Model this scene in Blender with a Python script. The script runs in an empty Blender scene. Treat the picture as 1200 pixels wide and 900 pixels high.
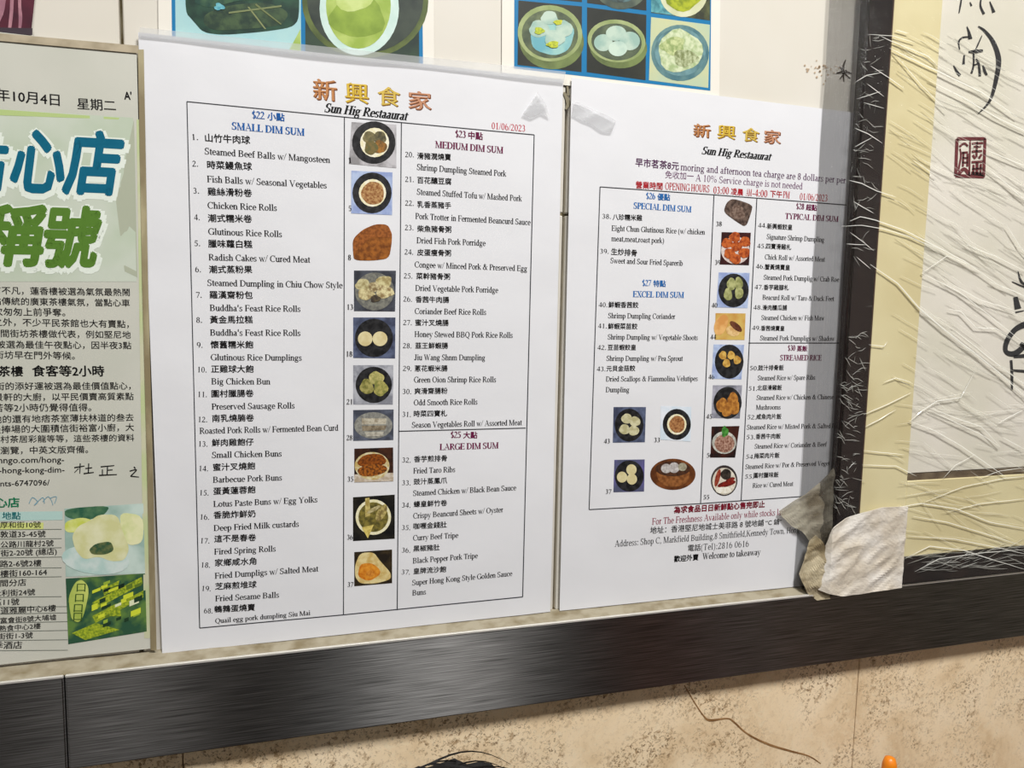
import bpy, bmesh, math, random
from mathutils import Vector, Matrix, Euler, noise

random.seed(7)
SC = bpy.context.scene
COL = SC.collection

# ------------------------------------------------------------------ camera
F = 900.0                      # focal length in pixels of the 1200 x 900 frame
D = 0.577                      # camera to wall, metres
ZC = 1.42                      # camera height
ra, rb, rc = 0.10441, 0.29559, -0.01912


def _rot():
    A = Matrix(((1, 0, 0), (0, math.cos(ra), -math.sin(ra)), (0, math.sin(ra), math.cos(ra))))
    B = Matrix(((math.cos(rb), 0, math.sin(rb)), (0, 1, 0), (-math.sin(rb), 0, math.cos(rb))))
    C = Matrix(((math.cos(rc), -math.sin(rc), 0), (math.sin(rc), math.cos(rc), 0), (0, 0, 1)))
    return C @ A @ B            # wall axes (right, up, outwards) -> camera axes


R = _rot()
RT = R.transposed()
cam_d = bpy.data.cameras.new('camera')
cam_d.sensor_width = 36.0
cam_d.lens = 36.0 * F / 1200.0
cam_d.clip_start = 0.01
cam = bpy.data.objects.new('camera', cam_d)
COL.objects.link(cam)
m = Matrix.Identity(4)
for i in range(3):
    ax = R[i]
    m[0][i], m[1][i], m[2][i] = ax[0], -ax[2], ax[1]
m[0][3], m[1][3], m[2][3] = 0, -D, ZC
cam.matrix_world = m
SC.camera = cam

# ------------------------------------------------------------------ world, lights, exposure
SC.view_settings.view_transform = 'Standard'
SC.view_settings.look = 'None'
SC.view_settings.gamma = 1.0
SC.view_settings.use_curve_mapping = False
SC.view_settings.exposure = 0.42
w = bpy.data.worlds.new('world')
SC.world = w
w.use_nodes = True
w.node_tree.nodes['Background'].inputs[0].default_value = (0.95, 0.97, 1.0, 1)
w.node_tree.nodes['Background'].inputs[1].default_value = 0.50


def area(name, loc, sx, sy, power, col=(1, 1, 1), rot=(0, 0, 0)):
    l = bpy.data.lights.new(name, 'AREA')
    l.shape = 'RECTANGLE'
    l.size, l.size_y = sx, sy
    l.energy = power
    l.color = col
    o = bpy.data.objects.new(name, l)
    COL.objects.link(o)
    o.location = loc
    o.rotation_euler = rot
    return o


# slim ceiling tubes running away from the wall, two close together, one to the left, others further back
for tx_, tw_, te_ in ((0.34, 0.02, 14), (0.53, 0.03, 18), (-0.40, 0.03, 8)):
    area('ceiling_tube_light', (tx_, -0.98, 2.69), tw_, 0.36, te_, (1.0, 0.985, 0.96))
for tx_, tw_, te_ in ((-1.00, 0.12, 5), (1.00, 0.12, 4), (2.9 - 0.5, 0.20, 6), (-2.2, 0.2, 5)):
    area('ceiling_tube_light', (tx_, -3.0, 2.69), tw_, 0.9, te_, (1.0, 0.985, 0.96))


def P(px, py, off=0.0):
    """point of the plane `off` metres in front of the wall seen at a photo pixel -> (x, z)"""
    d = RT @ Vector((px - 600.0, 450.0 - py, -F))
    t = (D - off) / -d[2]
    return (d[0] * t, ZC + d[1] * t)


def lin(c):
    return tuple(((v / 255.0) / 12.92 if v / 255.0 <= 0.04045 else ((v / 255.0 + 0.055) / 1.055) ** 2.4) for v in c)


# ------------------------------------------------------------------ materials
MATS = {}


def mat(name, rgb, rough=0.6, spec=0.3, metal=0.0, noise2=None, scale=60.0, lo=0.4, hi=0.6, bump=0.0, bscale=200.0,
        alpha=1.0, stretch=(1, 1, 1), detail=3.0):
    if name in MATS:
        return MATS[name]
    ma = bpy.data.materials.new(name)
    ma.use_nodes = True
    nt = ma.node_tree
    b = nt.nodes['Principled BSDF']
    b.inputs['Base Color'].default_value = (*lin(rgb), 1)
    b.inputs['Roughness'].default_value = rough
    b.inputs['Specular IOR Level'].default_value = spec
    b.inputs['Metallic'].default_value = metal
    b.inputs['Alpha'].default_value = alpha
    geo = nt.nodes.new('ShaderNodeNewGeometry')
    mp = nt.nodes.new('ShaderNodeMapping')
    nt.links.new(geo.outputs['Position'], mp.inputs['Vector'])
    mp.inputs['Scale'].default_value = stretch
    if noise2:
        n = nt.nodes.new('ShaderNodeTexNoise')
        n.inputs['Scale'].default_value = scale
        n.inputs['Detail'].default_value = detail
        nt.links.new(mp.outputs[0], n.inputs['Vector'])
        r = nt.nodes.new('ShaderNodeValToRGB')
        r.color_ramp.elements[0].position = lo
        r.color_ramp.elements[1].position = hi
        r.color_ramp.elements[0].color = (*lin(rgb), 1)
        r.color_ramp.elements[1].color = (*lin(noise2), 1)
        nt.links.new(n.outputs['Fac'], r.inputs[0])
        nt.links.new(r.outputs[0], b.inputs['Base Color'])
    if bump:
        n = nt.nodes.new('ShaderNodeTexNoise')
        n.inputs['Scale'].default_value = bscale
        n.inputs['Detail'].default_value = 4
        nt.links.new(mp.outputs[0], n.inputs['Vector'])
        bp = nt.nodes.new('ShaderNodeBump')
        bp.inputs['Strength'].default_value = bump
        bp.inputs['Distance'].default_value = 0.002
        nt.links.new(n.outputs['Fac'], bp.inputs['Height'])
        nt.links.new(bp.outputs[0], b.inputs['Normal'])
    MATS[name] = ma
    return ma


def ink(r, g, b, tag='ink', alpha=1.0):
    return mat('%s_%d_%d_%d' % (tag, r, g, b), (r, g, b), 0.6, 0.2, alpha=alpha)


def marble_mat():
    ma = bpy.data.materials.new('beige_marble')
    ma.use_nodes = True
    nt = ma.node_tree
    N, L = nt.nodes, nt.links
    b = N['Principled BSDF']
    geo = N.new('ShaderNodeNewGeometry')

    def ramp(fac, pts):
        r = N.new('ShaderNodeValToRGB')
        while len(r.color_ramp.elements) < len(pts):
            r.color_ramp.elements.new(0.5)
        for e, (p, c) in zip(r.color_ramp.elements, pts):
            e.position = p
            e.color = (*(lin(c) if isinstance(c, tuple) else (c, c, c)), 1)
        L.new(fac, r.inputs[0])
        return r.outputs[0]

    def noi(scale, detail=4, dist=0.0, rough=0.6):
        n = N.new('ShaderNodeTexNoise')
        n.inputs['Scale'].default_value = scale
        n.inputs['Detail'].default_value = detail
        n.inputs['Distortion'].default_value = dist
        n.inputs['Roughness'].default_value = rough
        L.new(geo.outputs['Position'], n.inputs['Vector'])
        return n.outputs['Fac']

    def mix(f, a, c):
        x = N.new('ShaderNodeMix')
        x.data_type = 'RGBA'
        L.new(f, x.inputs[0])
        L.new(a, x.inputs[6])
        if isinstance(c, tuple):
            x.inputs[7].default_value = (*lin(c), 1)
        else:
            L.new(c, x.inputs[7])
        return x.outputs[2]
    base = ramp(noi(14, 4, 0.8), [(0.3, (250, 230, 198)), (0.5, (243, 220, 184)), (0.68, (224, 197, 158))])
    patch = ramp(noi(17, 3, 0.5), [(0.42, 0.12), (0.62, 1.0)])

    def mul(a, c):
        q = N.new('ShaderNodeMath')
        q.operation = 'MULTIPLY'
        L.new(a, q.inputs[0])
        L.new(c, q.inputs[1])
        return q.outputs[0]
    c1 = mix(mul(patch, ramp(noi(190, 6, 0.6, 0.72), [(0.52, 0.0), (0.60, 0.8)])), base, (158, 128, 92))
    c2 = mix(mul(patch, ramp(noi(420, 5, 0.4, 0.7), [(0.55, 0.0), (0.61, 0.9)])), c1, (112, 88, 60))
    c3 = mix(ramp(noi(120, 5, 1.2, 0.7), [(0.54, 0.0), (0.64, 0.7)]), c2, (240, 222, 190))
    L.new(c3, b.inputs['Base Color'])
    b.inputs['Roughness'].default_value = 0.33
    b.inputs['Specular IOR Level'].default_value = 0.35
    return ma


def steel_mat():
    ma = bpy.data.materials.new('brushed_steel')
    ma.use_nodes = True
    nt = ma.node_tree
    N, L = nt.nodes, nt.links
    b = N['Principled BSDF']
    b.inputs['Metallic'].default_value = 1.0
    geo = N.new('ShaderNodeNewGeometry')
    mp = N.new('ShaderNodeMapping')
    mp.inputs['Scale'].default_value = (22, 1, 1300)
    L.new(geo.outputs['Position'], mp.inputs['Vector'])
    n = N.new('ShaderNodeTexNoise')
    n.inputs['Scale'].default_value = 1.0
    n.inputs['Detail'].default_value = 3
    L.new(mp.outputs[0], n.inputs['Vector'])
    r = N.new('ShaderNodeValToRGB')
    r.color_ramp.elements[0].position = 0.3
    r.color_ramp.elements[1].position = 0.75
    r.color_ramp.elements[0].color = (0.10, 0.098, 0.095, 1)
    r.color_ramp.elements[1].color = (0.34, 0.335, 0.33, 1)
    L.new(n.outputs['Fac'], r.inputs[0])
    L.new(r.outputs[0], b.inputs['Base Color'])
    b.inputs['Roughness'].default_value = 0.325
    b.inputs['Anisotropic'].default_value = 1.0
    tg = N.new('ShaderNodeTangent')
    tg.direction_type = 'RADIAL'
    tg.axis = 'Z'
    cb = N.new('ShaderNodeCombineXYZ')
    cb.inputs[2].default_value = 1.0
    L.new(cb.outputs[0], b.inputs['Tangent'])
    return ma


def film_mat(name, milk=0.05, gloss=0.10, bump=0.6, scale=(9, 9, 22), rgb=(235, 238, 240), rough=0.12, tint=1.0):
    """clear plastic: mostly transparent, a little milky, a glossy coat with creases"""
    ma = bpy.data.materials.new(name)
    ma.use_nodes = True
    nt = ma.node_tree
    N, L = nt.nodes, nt.links
    N.remove(N['Principled BSDF'])
    tr = N.new('ShaderNodeBsdfTransparent')
    tr.inputs[0].default_value = (tint, tint, tint, 1)
    df = N.new('ShaderNodeBsdfDiffuse')
    df.inputs[0].default_value = (*lin(rgb), 1)
    gl = N.new('ShaderNodeBsdfGlossy')
    gl.inputs['Roughness'].default_value = rough
    geo = N.new('ShaderNodeNewGeometry')
    mp = N.new('ShaderNodeMapping')
    mp.inputs['Rotation'].default_value = (0, math.radians(33), 0)
    mp.inputs['Scale'].default_value = scale
    L.new(geo.outputs['Position'], mp.inputs['Vector'])
    n = N.new('ShaderNodeTexNoise')
    n.inputs['Scale'].default_value = 3.0
    n.inputs['Detail'].default_value = 5
    n.inputs['Distortion'].default_value = 0.4
    L.new(mp.outputs[0], n.inputs['Vector'])
    bp = N.new('ShaderNodeBump')
    bp.inputs['Strength'].default_value = bump
    bp.inputs['Distance'].default_value = 0.004
    L.new(n.outputs['Fac'], bp.inputs['Height'])
    L.new(bp.outputs[0], gl.inputs['Normal'])
    m1 = N.new('ShaderNodeMixShader')
    m1.inputs[0].default_value = milk
    L.new(tr.outputs[0], m1.inputs[1])
    tl = N.new('ShaderNodeBsdfTranslucent')
    tl.inputs[0].default_value = (*lin(rgb), 1)
    dm = N.new('ShaderNodeMixShader')
    dm.inputs[0].default_value = 0.35
    L.new(df.outputs[0], dm.inputs[1])
    L.new(tl.outputs[0], dm.inputs[2])
    L.new(dm.outputs[0], m1.inputs[2])
    m2 = N.new('ShaderNodeMixShader')
    m2.inputs[0].default_value = gloss
    L.new(m1.outputs[0], m2.inputs[1])
    L.new(gl.outputs[0], m2.inputs[2])
    L.new(m2.outputs[0], N['Material Output'].inputs[0])
    return ma


# ------------------------------------------------------------------ object helpers
def obj(name, verts, faces, material, parent=None, smooth=False):
    me = bpy.data.meshes.new(name)
    me.from_pydata([tuple(v) for v in verts], [], faces)
    me.update()
    if isinstance(material, (list, tuple)):
        for q in material:
            me.materials.append(q)
    elif material:
        me.materials.append(material)
    if smooth:
        me.polygons.foreach_set('use_smooth', [True] * len(me.polygons))
    o = bpy.data.objects.new(name, me)
    COL.objects.link(o)
    if parent is not None:
        o.parent = parent
        o.matrix_parent_inverse = PINV(parent)
    return o


def PINV(p):
    # every Empty keeps identity rotation; children are written in world coordinates
    mw = Matrix.Translation(p.location)
    if p.parent is not None:
        mw = Matrix.Identity(4)
    return mw.inverted()


def thing(name, label, cat, loc=(0, 0, 0), group=None):
    o = bpy.data.objects.new(name, None)
    o.empty_display_size = 0.02
    COL.objects.link(o)
    o.location = loc
    o['label'] = label
    o['category'] = cat
    if group:
        o['group'] = group
    return o


def tag(o, label, cat, group=None):
    o['label'] = label
    o['category'] = cat
    if group:
        o['group'] = group
    return o


def struct(o):
    o['kind'] = 'structure'
    return o


def box(name, x0, x1, y0, y1, z0, z1, material, parent=None, bevel=0.0, segs=2):
    bm = bmesh.new()
    bmesh.ops.create_cube(bm, size=1)
    for v in bm.verts:
        v.co = Vector(((x0 + x1) / 2 + v.co.x * (x1 - x0), (y0 + y1) / 2 + v.co.y * (y1 - y0), (z0 + z1) / 2 + v.co.z * (z1 - z0)))
    if bevel:
        bmesh.ops.bevel(bm, geom=bm.edges[:], offset=bevel, segments=segs, affect='EDGES')
    me = bpy.data.meshes.new(name)
    bm.to_mesh(me)
    bm.free()
    me.materials.append(material)
    o = bpy.data.objects.new(name, me)
    COL.objects.link(o)
    if parent is not None:
        o.parent = parent
        o.matrix_parent_inverse = PINV(parent)
    return o


def chaikin(p, n=2):
    for _ in range(n):
        q = []
        for i in range(len(p)):
            a, b = p[i], p[(i + 1) % len(p)]
            q += [(a[0] * .8 + b[0] * .2, a[1] * .8 + b[1] * .2), (a[0] * .2 + b[0] * .8, a[1] * .2 + b[1] * .8)]
        p = q
    return p


class Surf:
    """a sheet of paper hung on the wall: four photo corners, height above the wall"""

    def __init__(self, corners, base, amp=0.0007, seed=0):
        self.base, self.amp, self.seed = base, amp, seed
        self.c = [P(*q, base) for q in corners]      # TL TR BR BL

    def h(self, x, z):
        s = self.seed
        n = noise.noise(Vector((x * 9 + s, z * 7, s * 1.7))) + 0.35 * noise.noise(Vector((x * 31 + s, z * 26, 3 + s)))
        return self.base + self.amp * n

    def at(self, px, py, lift=0.0):
        off = self.base
        for _ in range(2):
            x, z = P(px, py, off + lift)
            off = self.h(x, z)
        return x, z

    def v(self, x, z, lift=0.0):
        return (x, -(self.h(x, z) + lift), z)

    def sheet(self, name, material, parent, nu=56, nv=80, thick=0.0004):
        (ax, az), (bx, bz), (cx, cz), (dx, dz) = self.c
        vs = []
        for j in range(nv + 1):
            t = j / nv
            for i in range(nu + 1):
                s = i / nu
                x = (ax * (1 - s) + bx * s) * (1 - t) + (dx * (1 - s) + cx * s) * t
                z = (az * (1 - s) + bz * s) * (1 - t) + (dz * (1 - s) + cz * s) * t
                vs.append(self.v(x, z))
        fs = []
        for j in range(nv):
            for i in range(nu):
                a = j * (nu + 1) + i
                fs.append((a, a + nu + 1, a + nu + 2, a + 1))
        n0 = len(vs)
        ring = [i for i in range(nu + 1)] + [(j * (nu + 1) + nu) for j in range(1, nv + 1)] + \
               [nv * (nu + 1) + i for i in range(nu - 1, -1, -1)] + [j * (nu + 1) for j in range(nv - 1, 0, -1)]
        for k in ring:
            x, y, z = vs[k]
            vs.append((x, y + thick, z))
        nr = len(ring)
        for k in range(nr):
            k2 = (k + 1) % nr
            fs.append((ring[k], ring[k2], n0 + k2, n0 + k))
        return obj(name, vs, fs, material, parent, smooth=False if thick else True)

    # polygons given in photo pixels
    def poly(self, name, pts, material, parent, lift=0.00015):
        if 5 <= len(pts) <= 12 and name != 'calligraphy':
            pts = chaikin(pts)
        vs = []
        for q in pts:
            x, z = self.at(q[0], q[1], lift)
            vs.append((x, z))
        cx = sum(a for a, b in vs) / len(vs)
        cz = sum(b for a, b in vs) / len(vs)
        out = [self.v(cx, cz, lift)] + [self.v(a, b, lift) for a, b in vs]
        n = len(vs)
        return obj(name, out, [(0, 1 + (k + 1) % n, 1 + k) for k in range(n)], material, parent)

    def quad(self, name, q, material, parent, lift=0.00015, n=6):
        vs, fs = [], []
        for j in range(n + 1):
            t = j / n
            for i in range(n + 1):
                s = i / n
                px = (q[0][0] * (1 - s) + q[1][0] * s) * (1 - t) + (q[3][0] * (1 - s) + q[2][0] * s) * t
                py = (q[0][1] * (1 - s) + q[1][1] * s) * (1 - t) + (q[3][1] * (1 - s) + q[2][1] * s) * t
                x, z = self.at(px, py, lift)
                vs.append(self.v(x, z, lift))
        for j in range(n):
            for i in range(n):
                a = j * (n + 1) + i
                fs.append((a, a + n + 1, a + n + 2, a + 1))
        return obj(name, vs, fs, material, parent)

    def line(self, segs, wpx=1.1, lift=0.00012, n=14):
        vs, fs = [], []
        for (x0, y0), (x1, y1) in segs:
            dx, dy = x1 - x0, y1 - y0
            l = math.hypot(dx, dy)
            nx, ny = -dy / l * wpx / 2, dx / l * wpx / 2
            k0 = len(vs)
            for k in range(n + 1):
                t = k / n
                for s in (-1, 1):
                    x, z = self.at(x0 + dx * t + nx * s, y0 + dy * t + ny * s, lift)
                    vs.append(self.v(x, z, lift))
            for k in range(n):
                a = k0 + 2 * k
                fs.append((a, a + 1, a + 3, a + 2))
        return vs, fs


def blob(cx, cy, rx, ry, n=20, wob=0.0, seed=0, rot=0.0):
    out = []
    rnd = random.Random(seed)
    p1, p2 = rnd.random() * 6, rnd.random() * 6
    for k in range(n):
        a = 2 * math.pi * k / n
        r = 1 + wob * (math.sin(3 * a + p1) * 0.6 + math.sin(5 * a + p2) * 0.4 + rnd.uniform(-0.3, 0.3))
        x, y = rx * r * math.cos(a), ry * r * math.sin(a)
        out.append((cx + x * math.cos(rot) - y * math.sin(rot), cy + x * math.sin(rot) + y * math.cos(rot)))
    return out


# ------------------------------------------------------------------ lettering
# a serif letter set drawn from stems, hairlines and bowls (units: 1/1000 em); advance first
def V(x, a, b, s='', w=92):           # stem with optional serifs b(ottom) t(op) l(eft flag at top)
    out = [('q', [(x - w / 2, a), (x + w / 2, a), (x + w / 2, b), (x - w / 2, b)])]
    if 'b' in s:
        out.append(('q', [(x - w / 2 - 62, a), (x + w / 2 + 62, a), (x + w / 2 + 62, a + 26), (x - w / 2 - 62, a + 26)]))
    if 't' in s:
        out.append(('q', [(x - w / 2 - 62, b - 26), (x + w / 2 + 62, b - 26), (x + w / 2 + 62, b), (x - w / 2 - 62, b)]))
    if 'l' in s:
        out.append(('q', [(x - w / 2 - 66, b - 45), (x - w / 2 + 10, b - 50), (x + w / 2, b), (x - w / 2 - 66, b - 22)]))
    return out


def Hh(x0, x1, y, t=40):
    return [('q', [(x0, y - t / 2), (x1, y - t / 2), (x1, y + t / 2), (x0, y + t / 2)])]


def Dg(x0, y0, x1, y1, w):
    return [('q', [(x0 - w / 2, y0), (x0 + w / 2, y0), (x1 + w / 2, y1), (x1 - w / 2, y1)])]


def Sf(x, y, w=190):
    return [('q', [(x - w / 2, y), (x + w / 2, y), (x + w / 2, y + 26), (x - w / 2, y + 26)])]


def O(cx, cy, rx, ry, a0=0, a1=360, th=92, tn=34, n=None):
    n = n or max(4, int(abs(a1 - a0) / 26))
    pin, pout = [], []
    for k in range(n + 1):
        a = math.radians(a0 + (a1 - a0) * k / n)
        c, s = math.cos(a), math.sin(a)
        pout.append((cx + rx * c, cy + ry * s))
        pin.append((cx + (rx - th) * c, cy + (ry - tn) * s))
    return [('q', [pout[k], pout[k + 1], pin[k + 1], pin[k]]) for k in range(n)]


GL = {
    ' ': (250, []),
    'A': (722, Dg(110, 0, 350, 670, 40) + Dg(600, 0, 365, 670, 100) + Hh(190, 520, 225, 36) + Sf(110, 0, 200) + Sf(600, 0, 230)),
    'B': (667, V(150, 0, 660, 'bt') + O(330, 500, 215, 160, -90, 90) + O(345, 178, 250, 178, -90, 90) + Hh(150, 340, 640, 34) + Hh(150, 350, 345, 34) + Hh(150, 350, 18, 34)),
    'C': (667, O(370, 330, 335, 345, 50, 315) + V(590, 440, 665, '', 30)),
    'D': (722, V(150, 0, 660, 'bt') + O(330, 330, 350, 330, -90, 90) + Hh(150, 340, 643, 34) + Hh(150, 340, 17, 34)),
    'E': (611, V(150, 0, 660, 'bt') + Hh(150, 550, 643, 34) + Hh(150, 460, 340, 34) + Hh(150, 570, 17, 34) + V(540, 510, 660, '', 28) + V(560, 0, 150, '', 28) + V(460, 260, 420, '', 28)),
    'F': (556, V(150, 0, 660, 'bt') + Hh(150, 530, 643, 34) + Hh(150, 440, 330, 34) + V(525, 510, 660, '', 28) + V(440, 250, 410, '', 28)),
    'G': (722, O(380, 330, 345, 345, 50, 330) + V(620, 20, 300, 't', 90) + V(610, 450, 665, '', 30)),
    'H': (722, V(150, 0, 660, 'bt') + V(570, 0, 660, 'bt') + Hh(150, 570, 340, 34)),
    'I': (333, V(166, 0, 660, 'bt')),
    'J': (389, V(230, 120, 660, 't') + O(130, 120, 146, 135, 180, 360)),
    'K': (722, V(150, 0, 660, 'bt') + Dg(200, 330, 560, 650, 45) + Dg(590, 0, 300, 400, 105) + Sf(550, 636, 200) + Sf(600, 0, 220)),
    'L': (611, V(150, 0, 660, 'bt') + Hh(150, 560, 17, 34) + V(560, 0, 170, '', 30)),
    'M': (889, V(130, 0, 660, 'b', 40) + Sf(110, 634, 170) + Dg(440, 0, 175, 660, 105) + Dg(440, 0, 700, 660, 45) + V(730, 0, 660, 'bt')),
    'N': (722, V(130, 0, 660, 'b', 40) + Sf(100, 634, 150) + Dg(590, 0, 150, 660, 110) + V(595, 0, 660, 't', 40)),
    'O': (722, O(360, 330, 330, 345)),
    'P': (556, V(150, 0, 660, 'bt') + O(310, 480, 230, 180, -90, 90) + Hh(150, 320, 643, 34) + Hh(150, 320, 317, 34)),
    'Q': (722, O(360, 330, 330, 345) + Dg(600, -170, 340, 10, 100)),
    'R': (667, V(150, 0, 660, 'bt') + O(310, 490, 225, 170, -90, 90) + Hh(150, 320, 643, 34) + Hh(150, 320, 337, 34) + Dg(570, 0, 330, 340, 105) + Sf(600, 0, 150)),
    'S': (556, O(270, 495, 200, 180, 40, 270, 86, 36) + O(280, 165, 215, 180, -140, 90, 86, 36) + V(440, 470, 665, '', 28) + V(60, 0, 200, '', 28)),
    'T': (611, V(305, 0, 660, 'b') + Hh(40, 570, 643, 34) + V(50, 500, 660, '', 30) + V(560, 500, 660, '', 30)),
    'U': (722, V(150, 220, 660, 't') + O(355, 220, 250, 235, 180, 360, 90, 50) + V(590, 220, 660, 't', 42)),
    'V': (722, Dg(360, 0, 130, 660, 105) + Dg(360, 0, 600, 660, 42) + Sf(120, 634, 220) + Sf(600, 634, 190)),
    'W': (944, Dg(300, 0, 110, 660, 100) + Dg(300, 0, 470, 660, 40) + Dg(640, 0, 450, 660, 100) + Dg(640, 0, 830, 660, 40) + Sf(110, 634, 210) + Sf(830, 634, 180)),
    'Y': (722, V(360, 0, 300, 'b') + Dg(360, 280, 130, 660, 100) + Dg(360, 280, 590, 660, 42) + Sf(120, 634, 210) + Sf(590, 634, 190)),
    'a': (444, O(200, 120, 165, 130, 40, 320, 84, 34) + V(310, 20, 330, '', 84) + O(210, 325, 140, 135, 0, 160, 84, 36) + Hh(310, 420, 20, 40) + Dg(190, 230, 300, 280, 60)),
    'b': (500, V(110, 0, 680, 'l', 84) + O(255, 222, 205, 235, -140, 140, 88, 36)),
    'c': (444, O(245, 222, 210, 237, 45, 320, 90, 36) + O(350, 350, 50, 50, 0, 360, 50, 50, 6)),
    'd': (500, V(370, 0, 680, 'l', 84) + O(240, 222, 205, 235, 40, 320, 88, 36) + Hh(370, 480, 20, 36)),
    'e': (444, O(235, 222, 205, 237, 0, 318, 88, 36) + Hh(70, 420, 250, 34)),
    'f': (333, V(150, 0, 560, 'b', 84) + O(255, 540, 146, 140, 50, 180, 84, 40) + Hh(25, 300, 435, 32)),
    'g': (500, O(220, 300, 175, 160, 0, 360, 80, 34) + O(240, -90, 210, 115, 0, 360, 60, 36) + Dg(120, 30, 130, 160, 60) + Hh(130, 380, 50, 60) + Hh(350, 480, 420, 32)),
    'h': (500, V(110, 0, 680, 'bl', 84) + V(380, 0, 300, 'b', 84) + O(265, 300, 158, 158, 0, 150, 84, 40)),
    'i': (278, V(145, 0, 450, 'bl', 84) + O(140, 610, 56, 56, 0, 360, 56, 56, 6)),
    'j': (278, V(150, -100, 450, 'l', 84) + O(50, -100, 142, 115, 200, 360, 84, 40) + O(150, 610, 56, 56, 0, 360, 56, 56, 6)),
    'k': (500, V(110, 0, 680, 'bl', 84) + Dg(150, 210, 390, 440, 42) + Dg(420, 0, 240, 280, 96) + Sf(390, 424, 150) + Sf(430, 0, 150)),
    'l': (278, V(140, 0, 680, 'bl', 84)),
    'm': (778, V(110, 0, 450, 'bl', 80) + V(390, 0, 300, 'b', 80) + V(665, 0, 300, 'b', 80) + O(275, 305, 155, 150, 0, 150, 80, 40) + O(550, 305, 155, 150, 0, 150, 80, 40)),
    'n': (500, V(110, 0, 450, 'bl', 84) + V(385, 0, 300, 'b', 84) + O(265, 300, 162, 155, 0, 150, 84, 40)),
    'o': (500, O(250, 222, 220, 237, 0, 360, 88, 36)),
    'p': (500, V(110, -210, 450, 'bl', 84) + O(255, 222, 205, 235, -140, 140, 88, 36)),
    'q': (500, V(380, -210, 450, 'b', 84) + O(240, 222, 205, 235, 40, 320, 88, 36)),
    'r': (333, V(110, 0, 450, 'bl', 84) + O(230, 330, 100, 125, 30, 170, 70, 60)),
    's': (389, O(185, 335, 135, 122, 40, 270, 72, 34) + O(195, 112, 150, 124, -140, 90, 72, 34) + V(305, 330, 450, '', 24) + V(48, 0, 130, '', 24)),
    't': (278, V(130, 60, 560, '', 80) + O(210, 80, 120, 90, 180, 300, 80, 40) + Hh(15, 270, 435, 32)),
    'u': (500, V(110, 130, 450, 'l', 84) + O(225, 140, 157, 152, 180, 330, 84, 50) + V(385, 0, 450, 'l', 84) + Hh(385, 490, 20, 36)),
    'v': (500, Dg(255, 0, 90, 450, 90) + Dg(255, 0, 415, 450, 38) + Sf(90, 424, 160) + Sf(415, 424, 140)),
    'w': (722, Dg(225, 0, 90, 450, 86) + Dg(225, 0, 370, 450, 36) + Dg(490, 0, 350, 450, 86) + Dg(490, 0, 640, 450, 36) + Sf(85, 424, 150) + Sf(640, 424, 140)),
    'x': (500, Dg(390, 0, 110, 450, 92) + Dg(90, 0, 390, 450, 38) + Sf(400, 0, 150) + Sf(90, 0, 150) + Sf(110, 424, 150) + Sf(390, 424, 140)),
    'y': (500, Dg(265, 0, 90, 450, 90) + Dg(170, -200, 420, 450, 38) + Sf(90, 424, 160) + Sf(420, 424, 140) + Hh(60, 190, -180, 50)),
    'z': (444, Hh(50, 400, 430, 40) + Hh(40, 410, 20, 40) + Dg(90, 0, 350, 450, 80)),
    '0': (500, O(250, 330, 210, 345, 0, 360, 88, 34)),
    '1': (500, V(260, 0, 670, 'b', 88) + Dg(150, 570, 250, 650, 50)),
    '2': (500, O(235, 490, 185, 185, -20, 160, 88, 40) + Dg(70, 20, 360, 430, 75) + Hh(40, 450, 34, 68)),
    '3': (500, O(225, 505, 165, 170, -90, 150, 84, 38) + O(220, 185, 210, 195, -140, 90, 88, 38)),
    '4': (500, V(340, 0, 670, '', 84) + Hh(30, 470, 185, 60) + Dg(60, 190, 310, 660, 42)),
    '5': (500, O(220, 210, 215, 220, -140, 110, 86, 40) + Hh(140, 420, 630, 66) + Dg(120, 380, 165, 640, 42)),
    '6': (500, O(250, 210, 205, 225, 0, 360, 88, 36) + O(330, 250, 290, 430, 110, 180, 88, 36)),
    '7': (500, Hh(50, 450, 630, 66) + Dg(200, 0, 430, 640, 70)),
    '8': (500, O(250, 500, 170, 170, 0, 360, 84, 36) + O(250, 175, 195, 190, 0, 360, 88, 36)),
    '9': (500, O(250, 450, 205, 225, 0, 360, 88, 36) + O(170, 410, 290, 430, -70, 0, 88, 36)),
    '.': (250, O(125, 50, 60, 60, 0, 360, 60, 60, 6)),
    ',': (250, O(125, 50, 60, 60, 0, 360, 60, 60, 6) + Dg(90, -120, 150, 30, 40)),
    ':': (278, O(139, 50, 60, 60, 0, 360, 60, 60, 6) + O(139, 390, 60, 60, 0, 360, 60, 60, 6)),
    '/': (278, Dg(20, -20, 255, 680, 48)),
    '-': (333, Hh(40, 290, 220, 66)),
    "'": (250, Dg(120, 430, 130, 680, 70)),
    '(': (333, O(330, 230, 270, 450, 110, 250, 70, 20)),
    ')': (333, O(0, 230, 270, 450, -70, 70, 70, 20)),
    '%': (833, O(190, 500, 150, 170, 0, 360, 60, 34) + O(640, 170, 150, 170, 0, 360, 60, 34) + Dg(230, 0, 600, 670, 40)),
    '$': (500, O(250, 480, 180, 150, 40, 270, 80, 36) + O(255, 170, 195, 160, -140, 90, 80, 36) + V(250, -80, 740, '', 34)),
    '&': (778, O(330, 520, 140, 150, 0, 360, 70, 36) + O(300, 180, 240, 190, 60, 400, 90, 40) + Dg(650, 0, 290, 480, 95) + Dg(480, 110, 640, 390, 40) + Sf(660, 0, 150) + Sf(650, 370, 180)),
}
for ch, src in (('X', 'x'), ('Z', 'z')):
    GL[ch] = (700, [('q', [(a * 1.45, b * 1.47) for a, b in q]) for _, q in GL[src][1]])


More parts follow.
